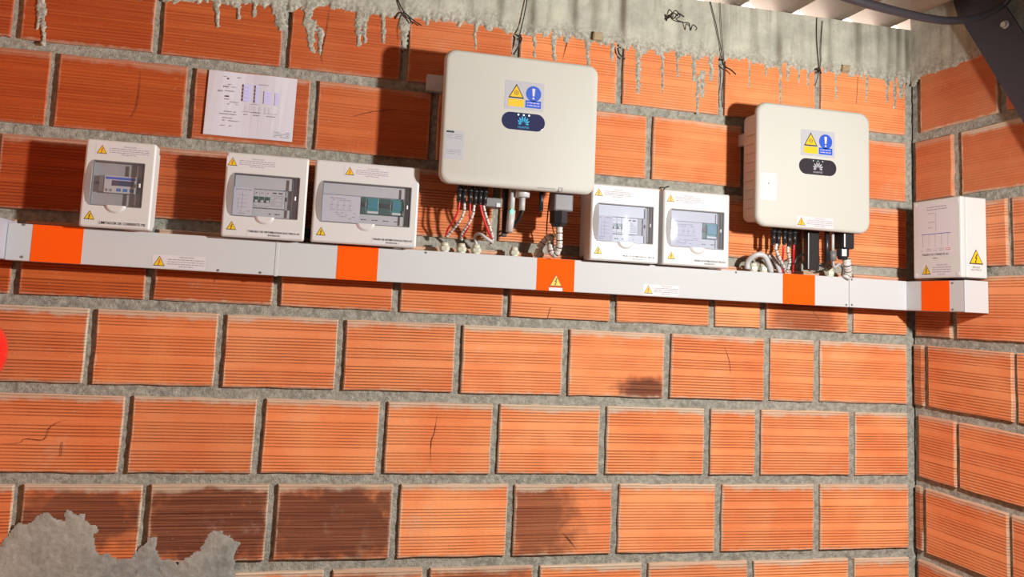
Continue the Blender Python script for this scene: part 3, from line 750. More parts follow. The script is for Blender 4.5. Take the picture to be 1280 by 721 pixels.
# mortar run down beside the corner and smeared at the lower left
PATCH = [(-3.33, 0.60), (-3.33, 0.79), (-3.1765, 0.8096), (-3.1511, 0.8367), (-3.1312, 0.8548), (-3.1269, 0.8778), (-3.086, 0.8844), (-3.0764, 0.8982), (-3.0437, 0.9026), (-3.0244, 0.8861), (-2.9937, 0.8905),
 (-2.9887, 0.9092), (-2.9432, 0.9018), (-2.932, 0.8782), (-2.9106, 0.8662), (-2.8997, 0.7957), (-2.876, 0.7836), (-2.8296, 0.7734), (-2.7881, 0.7702), (-2.774, 0.7936), (-2.7505, 0.8169), (-2.7498, 0.8359),
 (-2.7288, 0.8356), (-2.7225, 0.7879), (-2.7065, 0.7639), (-2.6547, 0.7605), (-2.6099, 0.7907), (-2.5727, 0.8335), (-2.5598, 0.8526), (-2.5384, 0.8548), (-2.5198, 0.8327), (-2.4795, 0.8128), (-2.4961, 0.7767),
 (-2.4855, 0.6681), (-2.4891, 0.60)]
def poly_sd(X, Q, poly):
    ins = np.zeros(X.shape, bool); d = np.full(X.shape, 9.0)
    for (xa, za), (xb, zb) in zip(poly, poly[1:] + poly[:1]):
        c = ((za > Q) != (zb > Q)) & (X < (xb - xa) * (Q - za) / (zb - za + 1e-12) + xa); ins ^= c
        u = np.clip(((X - xa) * (xb - xa) + (Q - za) * (zb - za)) / ((xb - xa) ** 2 + (zb - za) ** 2 + 1e-12), 0, 1)
        d = np.minimum(d, np.hypot(X - xa - u * (xb - xa), Q - za - u * (zb - za)))
    return np.where(ins, d, -d)
st = {}
def fn(X, Q):
    s = poly_sd(X + LX, Q, PATCH) + .034 * (fbm(X, Q, 40, 4, 7) - .5)
    st['s'] = s
    hole = poly_sd(X + LX, Q, [(-2.915, .7955), (-2.905, .8125), (-2.865, .8165), (-2.86, .798)]) if 0 else -1
    h = .0022 * np.sqrt(np.clip(s / .02, 0, 1)) + .003 * (fbm(X, Q, 14, 3, 3) - .4) * np.clip(s / .02, 0, 1) + .0018 * (fbm(X, Q, 90, 2, 1) - .5)
    return -h - .0012
V, q, _, _ = heightfield(0.005, .90, .60, .93, .0042, fn, lambda X, Q: st['s'] > 0)
o = mesh_from('mortar_smear', V, q, MSM, wb); o['kind'] = 'stuff'; o['label'] = 'grey mortar smeared over the bottom left bricks'

# hairline cracks modelled as thin dark slivers lying in the brick faces
def crack(pts, wd=.0022):
    bm = bmesh.new(); path = smooth_path([(x - LX, -.0022, z) for x, z in pts], 5)
    prev = None
    for i, p in enumerate(path):
        t = (path[min(i+1, len(path)-1)] - path[max(i-1, 0)]).normalized(); nn = Vector((-t.z, 0, t.x))
        w_ = wd * .5 * math.sin(PI * (i + .6) / (len(path) + .2)) * rnd.uniform(.6, 1.2)
        a, b = bm.verts.new(p + nn * w_), bm.verts.new(p - nn * w_)
        if prev: bm.faces.new((prev[0], a, b, prev[1]))
        prev = (a, b)
    o = obj('crack', bm, MCRK, wb); return o

# pixel-free coordinates of the cracks (metres on the wall)
for pts in CRACKS: crack(pts)

# ------------------------------------------------------------------ roof
bm = bmesh.new()
PIT, AMP, Z0 = .225, .036, 2.789
xs = [LX - .35 + k * PIT / 12 for k in range(int((.6 - (LX - .35)) / (PIT / 12)) + 1)]
for (ya, yb) in ((.11, -1.95), (-1.85, -4.4)):
    lift = .0 if ya > 0 else .008
    rows = []
    for y in (ya, yb):
        up = []; dn = []
        for x in xs:
            z = Z0 + lift + AMP * (1 - math.cos(2 * PI * (x + .7775) / PIT))
            dn.append(bm.verts.new((x, y, z))); up.append(bm.verts.new((x, y, z + .006)))
        rows.append((dn, up))
    (d0, u0), (d1, u1) = rows
    for i in range(len(xs) - 1):
        for q_ in ((d0[i], d0[i+1], d1[i+1], d1[i]), (u0[i+1], u0[i], u1[i], u1[i+1]), (d0[i+1], d0[i], u0[i], u0[i+1]), (d1[i], d1[i+1], u1[i+1], u1[i])):
            f = bm.faces.new(q_); f.smooth = True
o = obj('ceiling', bm, MROOF); o['kind'] = 'structure'

# ------------------------------------------------------------------ printed things
BOLT = [(.10, .95), (-.35, -.05), (-.02, .02), (-.22, -.60), (-.40, -.52), (-.18, -1.0), (.12, -.62), (-.06, -.66), (.30, .22), (-.02, .14), (.38, .95)]
def sign_tri(bm, cx, cz, s, y, mk=1, my=2, mb=1, bolt=True):
    """yellow warning triangle, s = side"""
    h = s * .9
    def tri(k, yy, mi): flat(bm, [(cx - s/2*k, cz - h*.42*k - 0), (cx + s/2*k, cz - h*.42*k), (cx, cz + h*.58*k)], yy, mi)
    tri(1, y, mk); tri(.84, y - .0002, my)
    if bolt:
        for part in ([BOLT[0], BOLT[1], BOLT[2], BOLT[8], BOLT[9], BOLT[10]], [BOLT[2], BOLT[3], BOLT[7], BOLT[8]], [BOLT[3], BOLT[4], BOLT[5], BOLT[6], BOLT[7]]):
            flat(bm, [(cx + p[0] * s * .30, cz - h * .04 + p[1] * s * .29) for p in part], y - .0004, mb)

def dashes(bm, x0, x1, z0, z1, rows, y, mi, rg, fill=1.0, centred=(0,)):
    """rows of print too small to read"""
    lh = (z1 - z0) / rows
    for r in range(rows):
        zc = z1 - lh * (r + .5)
        a, b = x0, x1
        if r in centred: a, b = x0 + (x1 - x0) * .3, x1 - (x1 - x0) * .3
        x = a
        while x < b:
            l = min(rg.uniform(.004, .014), b - x)
            if l > .0015 and rg.random() < fill: flat(bm, rect(x, x + l, zc - lh * .16, zc + lh * .16), y, mi)
            x += l + .0022

SM = [MLB, MK, MY, MR, MFT, MBL, MPB, MDB, MLS, MSW]
def precaution_label(parent, x0, x1, z0, z1, y, seed, tri_red=True, base=0):
    """sticker: triangle at left and five small centred lines at right"""
    bm = bmesh.new(); rg = random.Random(seed)
    flat(bm, rect(x0, x1, z0, z1), y, base)
    h = z1 - z0
    sign_tri(bm, x0 + h * .52, z0 + h * .46, h * .86, y - .0003, 1, 2, 3 if tri_red else 1)
    tx0 = x0 + h * 1.12
    text_into(bm, 'PRECAUCION', (tx0 + x1) / 2, z1 - h * .14, h * .17, y - .0003, 4)
    dashes(bm, tx0, x1 - h * .08, z0 + h * .06, z1 - h * .24, 4, y - .0003, 4, rg, 1, (3,))
    return obj('warning_label', bm, SM, parent)

# ------------------------------------------------------------------ enclosures with a window
def window_box(X0, X1, Zb, Zt, D, win, label, contents, title, seed, pane=MPANE, lower_tri=True, top_lab=(.02, .55)):
    w_, h_ = X1 - X0, Zt - Zb
    root = empty('electrical_enclosure', ((X0 + X1) / 2, 0, Zb))
    tag(root, label, 'enclosure')
    # body behind the cover
    bm = bmesh.new(); slab(bm, rrect(w_ - .014, h_ - .024, .008, 3, 0, h_/2 + .002), -.0005, -.062)
    obj('body', bm, MP, root)
    u0, u1, v0, v1 = win
    ax0, ax1 = -w_/2 + w_*u0, -w_/2 + w_*u1
    az1, az0 = h_ * (1 - v0), h_ * (1 - v1)
    # cover: bevelled frame round the window, one mesh
    bm = bmesh.new()
    out = rrect(w_, h_, .006, 3, 0, h_/2); n = len(out)
    def corner(p, X0_, X1_, Z0_, Z1_): return (X1_ if p[0] > 0 else X0_, Z1_ if p[1] > h_/2 else Z0_)
    yb, yf = -.062, -D
    IP = -(D - .027)
    ch = .004
    L0 = [bm.verts.new((p[0], yb, p[1])) for p in out]
    L1 = [bm.verts.new((p[0], yf + ch, p[1])) for p in out]
    L2 = [bm.verts.new((p[0] * (1 - ch*1.6/w_), yf + .001, h_/2 + (p[1] - h_/2) * (1 - ch*1.6/h_))) for p in out]
    L3 = [bm.verts.new((p[0] * (1 - ch*3/w_), yf, h_/2 + (p[1] - h_/2) * (1 - ch*3/h_))) for p in out]
    inn = rrect(ax1 - ax0, az1 - az0, .004, 3, (ax0 + ax1)/2, (az0 + az1)/2)
    I0 = [bm.verts.new((p[0], yf, p[1])) for p in inn]
    I1 = [bm.verts.new((p[0], IP - .002, p[1])) for p in inn]
    for a, b in ((L0, L1), (L1, L2), (L2, L3), (L3, I0), (I0, I1)):
        for k in range(n): bm.faces.new((a[k], a[(k+1) % n], b[(k+1) % n], b[k]))
    bmesh.ops.recalc_face_normals(bm, faces=bm.faces[:])
    cover = obj('cover', bm, MP, root)
    # finger scoop under the window and curved flank beside it
    bm = bmesh.new()
    r = min(.030, w_ * .16); cx_ = (ax0 + ax1)/2
    m_ = 14
    rim = [bm.verts.new((cx_ + r * math.cos(PI + PI*k/m_), yf - .0006, az0 + .003 + r * .78 * math.sin(PI + PI*k/m_))) for k in range(m_ + 1)]
    mid = [bm.verts.new((cx_ + r * .72 * math.cos(PI + PI*k/m_), yf - .0065, az0 + .003 + r * .56 * math.sin(PI + PI*k/m_))) for k in range(m_ + 1)]
    for k in range(m_): bm.faces.new((rim[k], rim[k+1], mid[k+1], mid[k])).smooth = True
    bm.faces.new(mid)
    obj('finger_tab', bm, MP, cover)
    bm = bmesh.new()
    hz = (az1 - az0) / 2; pz = (az0 + az1)/2; m_ = 12
    arc = [(ax0 - .018 * (1 - (k/m_*2 - 1) ** 2) ** .5 - .0005, pz + hz * (k/m_*2 - 1)) for k in range(m_ + 1)]
    a = [bm.verts.new((p[0], yf - .0008, p[1])) for p in arc]
    b = [bm.verts.new((ax0 + .0005, yf - .0008 - .006 * (1 - (k/m_*2 - 1) ** 2), pz + hz * (k/m_*2 - 1))) for k in range(m_ + 1)]
    for k in range(m_): bm.faces.new((a[k], b[k], b[k+1], a[k+1])).smooth = True
    obj('hinge_flank', bm, MIN, cover)
    # inner plate with what shows through the window
    bm = bmesh.new(); box(bm, ax0 - .004, ax1 + .004, IP, IP + .0015, az0 - .004, az1 + .004)
    inner = obj('inner_plate', bm, MIN, root)
    contents(inner, ax0, ax1, az0, az1, IP)
    # transparent door, dark rim, hinge pins
    bm = bmesh.new(); m_ = 10
    fr, bk = [], []
    for k in range(m_ + 1):
        x = ax0 + .003 + (ax1 - ax0 - .006) * k / m_; yy = yf + .004 - .005 * math.sin(PI * k / m_)
        fr.append((bm.verts.new((x, yy, az0 + .003)), bm.verts.new((x, yy, az1 - .003))))
    for a, b in zip(fr, fr[1:]): bm.faces.new((a[0], b[0], b[1], a[1])).smooth = True
    dr = obj('door', bm, pane, root)
    bm = bmesh.new()
    t = .0028
    for (a, b, c, d) in ((ax0, ax1, az0, az0 + t), (ax0, ax1, az1 - t, az1), (ax0, ax0 + t, az0 + t, az1 - t), (ax1 - t, ax1, az0 + t, az1 - t)):
        box(bm, a, b, yf + .001, yf + .010, c, d)
    box(bm, ax1 - .022, ax1 - .020, yf + .002, yf + .008, az0 + .008, az1 - .008)
    obj('door_rim', bm, MDG, dr)
    bm = bmesh.new()
    cyl(bm, (ax1 - .012, yf + .003, pz - .006), (ax1 - .012, yf + .003, pz + .006), .003, seg=8)
    obj('latch', bm, MSW, dr)
    # labels
    rg = random.Random(seed)
    x0 = -w_/2 + top_lab[0] * w_
    precaution_label(root, x0, x0 + top_lab[1] , h_ * .80 + .006, h_ * .80 + .006 + .034, yf - .0004, seed)
    if lower_tri:
        bm = bmesh.new(); sign_tri(bm, ax0 + .004, az0 - .032, .030, yf - .0006); obj('warning_triangle', bm, SM, root)
    bm = bmesh.new()
    zt = .016 if len(title) > 1 else .013
    tx1 = w_/2 - .010; tx0 = tx1 - title[0]
    flat(bm, rect(tx0, tx1, .005, .030 if len(title) > 2 else .024), yf - .0004, 9)
    text_into(bm, title[1], (tx0 + tx1)/2, .020 if len(title) > 2 else .014, .0085 if len(title) > 2 else .0115, yf - .0011, 1 if len(title) < 3 else 1, title[0] - .006, bold=.0001)
    if len(title) > 2: text_into(bm, title[2], (tx0 + tx1)/2, .0105, .0080, yf - .0011, 1)
    obj('title_label', bm, SM, root)
    return root

CM = [MLG, MDG, MBK, MTE, MGN, MBL, MDSP, MBB, MPA, MFT, MIN, MSW, MK]
def meter_contents(p, x0, x1, z0, z1, y):
    w_, h_ = x1 - x0, z1 - z0
    a, b = x0 + w_ * .12, x0 + w_ * .86; c, d = z0 + h_ * .31, z0 + h_ * .69
    bm = bmesh.new()
    box(bm, a, a + w_ * .10, y - .0120, y, c + .002, d - .001, .001, 1)
    box(bm, a + w_ * .10, b, y - .0140, y, c, d, .0015, 0)
    obj('limiter_module', bm, CM, p)
    bm = bmesh.new(); e = y - .0144; fx0 = a + w_ * .11; fw = b - fx0
    flat(bm, rect(fx0 + fw*.03, b - fw*.05, d - .0115, d - .004), e, 5)
    flat(bm, rect(fx0 + fw*.22, b - fw*.10, c + .022, d - .014), e, 6)
    for k in range(3): flat(bm, rect(fx0 + fw*(.38 + .2*k), fx0 + fw*(.52 + .2*k), c + .005, c + .0145), e, 7)
    for k in range(3): flat(bm, rect(fx0 + fw*.05, fx0 + fw*.16, c + .019 + .007*k, c + .0215 + .007*k), e, 0)
    for k in range(2): flat(bm, rect(fx0 + fw*(.04 + .13*k), fx0 + fw*(.11 + .13*k), c + .004, c + .012), e, 1)
    obj('display_panel', bm, CM, p)
    bm = bmesh.new(); cyl(bm, (x0 + w_*.07, y - .0080, z0 + h_*.52), (x0 + w_*.07, y, z0 + h_*.52), .004, seg=10); obj('screw', bm, MBK, p)

def paper_diagram(p, x0, x1, z0, z1, y, rg, horiz=False):
    bm = bmesh.new(); flat(bm, rect(x0, x1, z0, z1), y, 8)
    w_, h_ = x1 - x0, z1 - z0
    if horiz:
        for k in range(4):
            cx = x0 + w_ * (.25 + .16 * k)
            flat(bm, rect(cx, cx + .0008, z0 + h_*.45, z0 + h_*.78), y - .0003, 9)
            flat(bm, rect(cx - .005, cx + .006, z0 + h_*.62, z0 + h_*.635), y - .0003, 9)
            flat(bm, rect(cx - .006, cx - .0055, z0 + h_*.5, z0 + h_*.6), y - .0003, 9)
        flat(bm, rect(x0 + w_*.2, x1 - w_*.2, z0 + h_*.44, z0 + h_*.452), y - .0003, 9)
        dashes(bm, x0 + w_*.2, x1 - w_*.12, z0 + h_*.1, z0 + h_*.38, 4, y - .0003, 9, rg, .35, ())
        dashes(bm, x0 + w_*.2, x1 - w_*.25, z0 + h_*.78, z0 + h_*.92, 2, y - .0003, 9, rg, .6, ())
    else:
        flat(bm, rect(x0 + w_*.45, x0 + w_*.45 + .0008, z0 + h_*.2, z0 + h_*.85), y - .0003, 9)
        for k in range(4):
            flat(bm, rect(x0 + w_*.2, x0 + w_*.75, z0 + h_*(.3 + .14*k), z0 + h_*(.3 + .14*k) + .0008), y - .0003, 9)
            flat(bm, rect(x0 + w_*(.25), x0 + w_*.25 + .0008, z0 + h_*(.2 + .1*k), z0 + h_*(.28 + .1*k)), y - .0003, 9)
        dashes(bm, x0 + w_*.1, x1 - w_*.1, z0 + h_*.05, z0 + h_*.2, 2, y - .0003, 9, rg, .6, ())
        dashes(bm, x0 + w_*.1, x1 - w_*.1, z0 + h_*.88, z0 + h_*.97, 1, y - .0003, 9, rg, .7, ())
    return obj('wiring_diagram', bm, CM, p)

def breaker_contents(pf, seed):
    def f(p, x0, x1, z0, z1, y):
        w_, h_ = x1 - x0, z1 - z0; rg = random.Random(seed)
        paper_diagram(p, x0 + .002, x0 + w_*pf, z0 + .004, z0 + h_*.68, y - .0200, rg)
        xb = x0 + w_*pf; c, d = z0 + h_*.24, z0 + h_*.66
        pw = .0176; n = 3
        for k in range(n):
            bm = bmesh.new(); a = xb + k * pw
            box(bm, a, a + pw - .0006, y - .0130, y, c, d, .0008, 0)
            box(bm, a + .001, a + pw - .002, y - .0150, y - .0130, c + (d-c)*.30, c + (d-c)*.62, .0005, 4)
            box(bm, a + .004, a + pw - .005, y - .0195, y - .0150, c + (d-c)*.30, c + (d-c)*.42, .001, 0)
            flat(bm, disc(a + pw*.45, c + (d-c)*.82, .0022, 10), y - .0133, 1)
            flat(bm, rect(a + .003, a + pw - .004, c + .004, c + .006), y - .0133, 9)
            obj('circuit_breaker', bm, CM, p)
        bm = bmesh.new(); a = xb + n * pw; b = min(a + .042, x1 - .026)
        box(bm, a, b, y - .0130, y, c, d, .0008, 0)
        for k in range(2): flat(bm, rect(a + .005 + k*.018, a + .017 + k*.018 if a + .017 + k*.018 < b else b - .001, d - .010, d - .006), y - .0133, 12)
        dashes(bm, a + .003, b - .004, c + .006, d - .014, 6, y - .0133, 9, rg, .8, ())
        obj('surge_module', bm, CM, p)
        bm = bmesh.new()
        box(bm, xb, x1 - .026, y - .0080, y, z0 + .004, c - .002, 0, 0)
        box(bm, x0 + .004, x1 - .024, y - .0080, y, d + .003, z1 - .004, 0, 0)
        for k in range(3):
            cx = xb + .012 + k * .028
            if cx < x1 - .04: dashes(bm, cx, cx + .016, z0 + .010, z0 + .020, 1, y - .0085, 12, rg, .9, ())
        obj('blanking_plate', bm, CM, p)
    return f

def surge_contents(pf, cols, seed):
    def f(p, x0, x1, z0, z1, y):
        w_, h_ = x1 - x0, z1 - z0; rg = random.Random(seed)
        paper_diagram(p, x0 + .002, x0 + w_*pf, z0 + .004, z0 + h_*.68, y - .0200, rg, True)
        xb = x0 + w_*pf + .001; xe = x1 - .018; c, d = z0 + h_*.28, z0 + h_*.68
        t = sum(c_[0] for c_ in cols); x = xb
        for (ww, mi) in cols:
            e = x + (xe - xb) * ww / t
            bm = bmesh.new(); box(bm, x, e - .001, y - .0140, y, c, d, .001, mi)
            if mi == 3:
                box(bm, x + .002, e - .003, y - .0170, y - .0140, c + .016, d - .006, .001, 3)
                box(bm, x + .002, e - .003, y - .0160, y - .0140, c + .002, c + .009, .0005, 11)
                dashes(bm, x + .004, e - .005, c + .022, d - .010, 4, y - .0173, 7, rg, .7, ())
                obj('surge_arrester', bm, CM, p)
            else:
                box(bm, x + .002, e - .003, y - .0180, y - .0140, (c+d)/2 - .004, (c+d)/2 + .010, .001, 2)
                obj('fuse_holder', bm, CM, p)
            x = e
        bm = bmesh.new()
        box(bm, xb, xe, y - .0080, y, z0 + .004, c - .002, 0, 0)
        box(bm, x0 + .004, xe, y - .0080, y, d + .003, z1 - .004, 0, 0)
        k = 0; cx = xb + .004
        while cx < xe - .02:
            dashes(bm, cx, cx + .018, z0 + .014, z0 + .022, 1, y - .0085, 12, rg, .95, ()); cx += .036
        obj('blanking_plate', bm, CM, p)
    return f

ZB, ZT, BD = 1.7690, 2.0325, .12
window_box(-3.0095, -2.8104, ZB + .0025, ZT + .004, BD, (.12, .86, .235, .755), 'small white enclosure, leftmost on the trunking, with blue-buttoned digital meter behind its window',
           meter_contents, (.135, 'LIMITADOR DE CORRIENTE PSI'), 1, top_lab=(.14, .155))
window_box(-2.6028, -2.3502, ZB, ZT, BD, (.105, .905, .24, .755), 'white enclosure right below the taped A4 sheet, with breakers behind its window',
           breaker_contents(.31, 2), (.165, 'TABLERO DE DISTRIBUCION ELECTRICA AC', 'INVERSOR'), 2, top_lab=(.005, .150))
window_box(-2.3292, -1.9922, ZB + .001, ZT, BD, (.078, .928, .25, .755), 'widest white enclosure, with teal surge arresters and diagram paper, left of the large inverter',
           surge_contents(.43, [(.6, 4), (1.2, 3), (1.2, 4), (1.3, 3)], 3), (.135, 'TABLERO DE DISTRIBUCION ELECTRICA DC', 'INVERSOR 1'), 3, top_lab=(.27, .145))
window_box(-1.3926, -1.1401, ZB, ZT, BD, (.10, .92, .245, .755), 'white enclosure with grey breakers, just right of the large inverter\'s lower corner',
           breaker_contents(.28, 4), (.130, 'TABLERO DE DISTRIBUCION ELECTRICA AC', 'INVERSOR 2'), 4, pane=MPANEB, top_lab=(.03, .140))
window_box(-1.1236, -0.8682, ZB, ZT, BD, (.11, .92, .245, .76), 'white enclosure with wide diagram paper and one teal module, just left of the small inverter',
           surge_contents(.60, [(.5, 4), (1.2, 3)], 5), (.130, 'TABLERO DE DISTRIBUCION ELECTRICA DC', 'INVERSOR 2'), 5, pane=MPANEB, top_lab=(.03, .135))

# ------------------------------------------------------------------ corner enclosure on the right wall (local x runs towards the camera)
CB = empty('junction_enclosure', (0, -.1300, 1.776), -PI/2)
tag(CB, 'deep white enclosure on the right wall beside the corner, line diagram on its lid', 'enclosure')
cw, chh, cd = .2105, .284, .11
bm = bmesh.new(); box(bm, 0, cw, -.088, -.0005, 0, chh, .004, 0); obj('body', bm, MP, CB)
bm = bmesh.new(); box(bm, -.001, cw + .001, -cd, -.0890, -.001, chh + .001, .005, 0); lid = obj('lid', bm, MP, CB)
for sx in (.012, cw - .012):
    for sz in (.012, chh - .012):
        bm = bmesh.new(); cyl(bm, (sx, -cd + .001, sz), (sx, -cd - .0015, sz), .0065, seg=14); obj('lid_screw', bm, MSW, lid)
bm = bmesh.new(); e = -cd - .0005; rg = random.Random(3)
flat(bm, rect(.018, cw - .018, .075, chh - .012), e, 0)
y2 = e - .0003
dashes(bm, .065, .155, chh - .040, chh - .022, 2, y2, 4, rg, 1, ())
flat(bm, rect(.105, .1058, .165, .235), y2, 4)
for k, zz in enumerate((.232, .200, .180)): dashes(bm, .070, .100, zz, zz + .006, 1, y2, 4, rg, .9, ())
flat(bm, rect(.040, .170, .158, .1605), y2, 7)
for k in range(5):
    x = .045 + .028 * k
    flat(bm, rect(x, x + .0008, .112, .158), y2, 4); dashes(bm, x - .010, x + .010, .096, .108, 2, y2, 4 if k < 4 else 3, rg, .9, ())
text_into(bm, 'TABLERO DE CORRIENTE AC', .100, .084, .0105, y2, 1, .12, bold=.0001)
dashes(bm, .09, .11, .068, .074, 1, y2, 1, rg, 1, ())
obj('line_diagram', bm, SM, lid)
precaution_label(lid, .036, .172, .006, .052, e, 9, False)
# yellow sign on the side that faces the camera
bm = bmesh.new(); bm2 = bmesh.new()
sign_tri(bm2, 0, 0, .058, 0); text_into(bm2, 'RIESGO', 0, -.033, .0095, -.0002, 4); text_into(bm2, 'ELECTRICO', 0, -.042, .0085, -.0002, 4)
sg = obj('warning_triangle', bm2, SM, CB, (cw + .0012, -.048, .070)); sg.rotation_euler = (0, 0, PI/2)

# ------------------------------------------------------------------ cable trunking
TR = empty('cable_trunking', (-1.6, 0, 1.656))
tag(TR, 'long white cable trunking with orange tape bands running along the brick walls', 'trunking')
TZ0, TZ1, TD, RD = 1.656, 1.7665, .083, .098
def tpart(name, bm, m, p=TR):
    o = obj(name, bm, m); o.parent = p; o.location = -Vector(TR.location) if p is TR else (0, 0, 0); return o
zl = lambda x: .004 * max(0, (-2.3 - x) / .9)
bm = bmesh.new(); box(bm, LX + .128, -.0985, -.074, -.0005, TZ0 + .004, TZ1 - .004); tpart('channel', bm, MT)
for (a, b) in ((-3.212, -2.4305), (-2.4285, -.3488), (-.3472, -.0975)):
    bm = bmesh.new(); box(bm, a, b, -TD, -.072, TZ0, TZ1, .0025)
    for v in bm.verts: v.co.z += zl(v.co.x)
    tpart('cover', bm, MT)
bm = bmesh.new(); box(bm, -2.4345, -2.4245, -TD - .0012, -.070, TZ0 - .001, TZ1 + .001, .0008); tpart('joint_strip', bm, MT)
bm = bmesh.new(); box(bm, -RD, -.0005, -.340, -.0005, TZ0, TZ1 - .001, .0025)
tpart('corner_section', bm, MT)
bm = bmesh.new(); box(bm, -RD - .0012, -.0005, -.3425, -.3400, TZ0 - .0008, TZ1, .0008); tpart('end_cap', bm, MT)
bm = bmesh.new(); box(bm, LX + .0005, -3.212, -1.4, -.0005, TZ0 + .006, TZ1 + .014, .003); tpart('corner_section', bm, mat('trunking_shaded_return', (.36, .35, .40), .5))['label'] = 'shade-grey return section at the left end'  # white trunking given a greyer colour to paint in its shaded face
for (a, b) in ((-3.1426, -3.002), (-2.2404, -2.1091), (-1.5674, -1.4322), (-.6272, -.494)):
    bm = bmesh.new(); box(bm, a, b, -TD - .0008, -TD + .0002, TZ0 + .0005, TZ1 - .0003)
    for v in bm.verts: v.co.z += zl(v.co.x)
    o = tpart('tape_band', bm, MO); o['label'] = 'orange tape band'
bm = bmesh.new(); box(bm, -RD - .0008, -RD + .0002, -.2703 - .008, -.1453 - .008, TZ0 + .0005, TZ1 - .0015); o = tpart('tape_band', bm, MO); o['label'] = 'orange tape band'
for (x, z) in ((-3.1678, 1.7675), (-3.1642, 1.6715), (-2.6041, 1.6640), (-2.4766, 1.6640), (-1.9524, 1.7600), (-.8169, 1.7590), (-.3377, 1.7595), (-.3378, 1.6653), (-.3617, 1.6641)):
    bm = bmesh.new(); cyl(bm, (x, -TD + .001, z), (x, -TD - .0022, z), .0042, .0034, seg=10); tpart('screw', bm, MDG)
for z in (1.757, 1.664):
    bm = bmesh.new(); cyl(bm, (-RD + .001, -.292, z), (-RD - .0022, -.292, z), .0042, .0034, seg=10); tpart('screw', bm, MDG)
for i, (x0, x1, z0, z1) in enumerate(((-2.8003, -2.644, 1.662, 1.702), (-1.176, -1.040, 1.661, 1.698))):
    o = precaution_label(TR, x0, x1, z0, z1, -TD - .0004, 20 + i); o.location = -Vector(TR.location)
bm = bmesh.new()
sign_tri(bm, -1.498, 1.6895, .046, -TD - .0013); flat(bm, rect(-1.522, -1.474, 1.657, 1.668), -TD - .0012, 9); dashes(bm, -1.518, -1.478, 1.658, 1.667, 2, -TD - .0015, 6, random.Random(2), 1, ())
tpart('warning_triangle', bm, SM)

# ------------------------------------------------------------------ inverters
def logo(bm, cx, cz, s, y, mi):
    """eight petals fanned out from a low centre"""
    for ang, ln in ((-12, 1), (12, 1), (-36, .95), (36, .95), (-60, .82), (60, .82), (-86, .6), (86, .6)):
        a = math.radians(ang); d = Vector((math.sin(a), math.cos(a))); p = Vector((d.y, -d.x))
        b = Vector((cx, cz - s * .22)) + d * s * .16
        L = s * .62 * ln; W = s * .075
        pts = [b]
        for k in range(1, 7):
            t = k / 7; pts.append(b + d * L * t + p * W * math.sin(PI * t ** 1.3))
        pts.append(b + d * L)
        for k in range(6, 0, -1):
            t = k / 7; pts.append(b + d * L * t - p * W * math.sin(PI * t ** 1.3))
        flat(bm, [(q.x, q.y) for q in pts], y, mi)

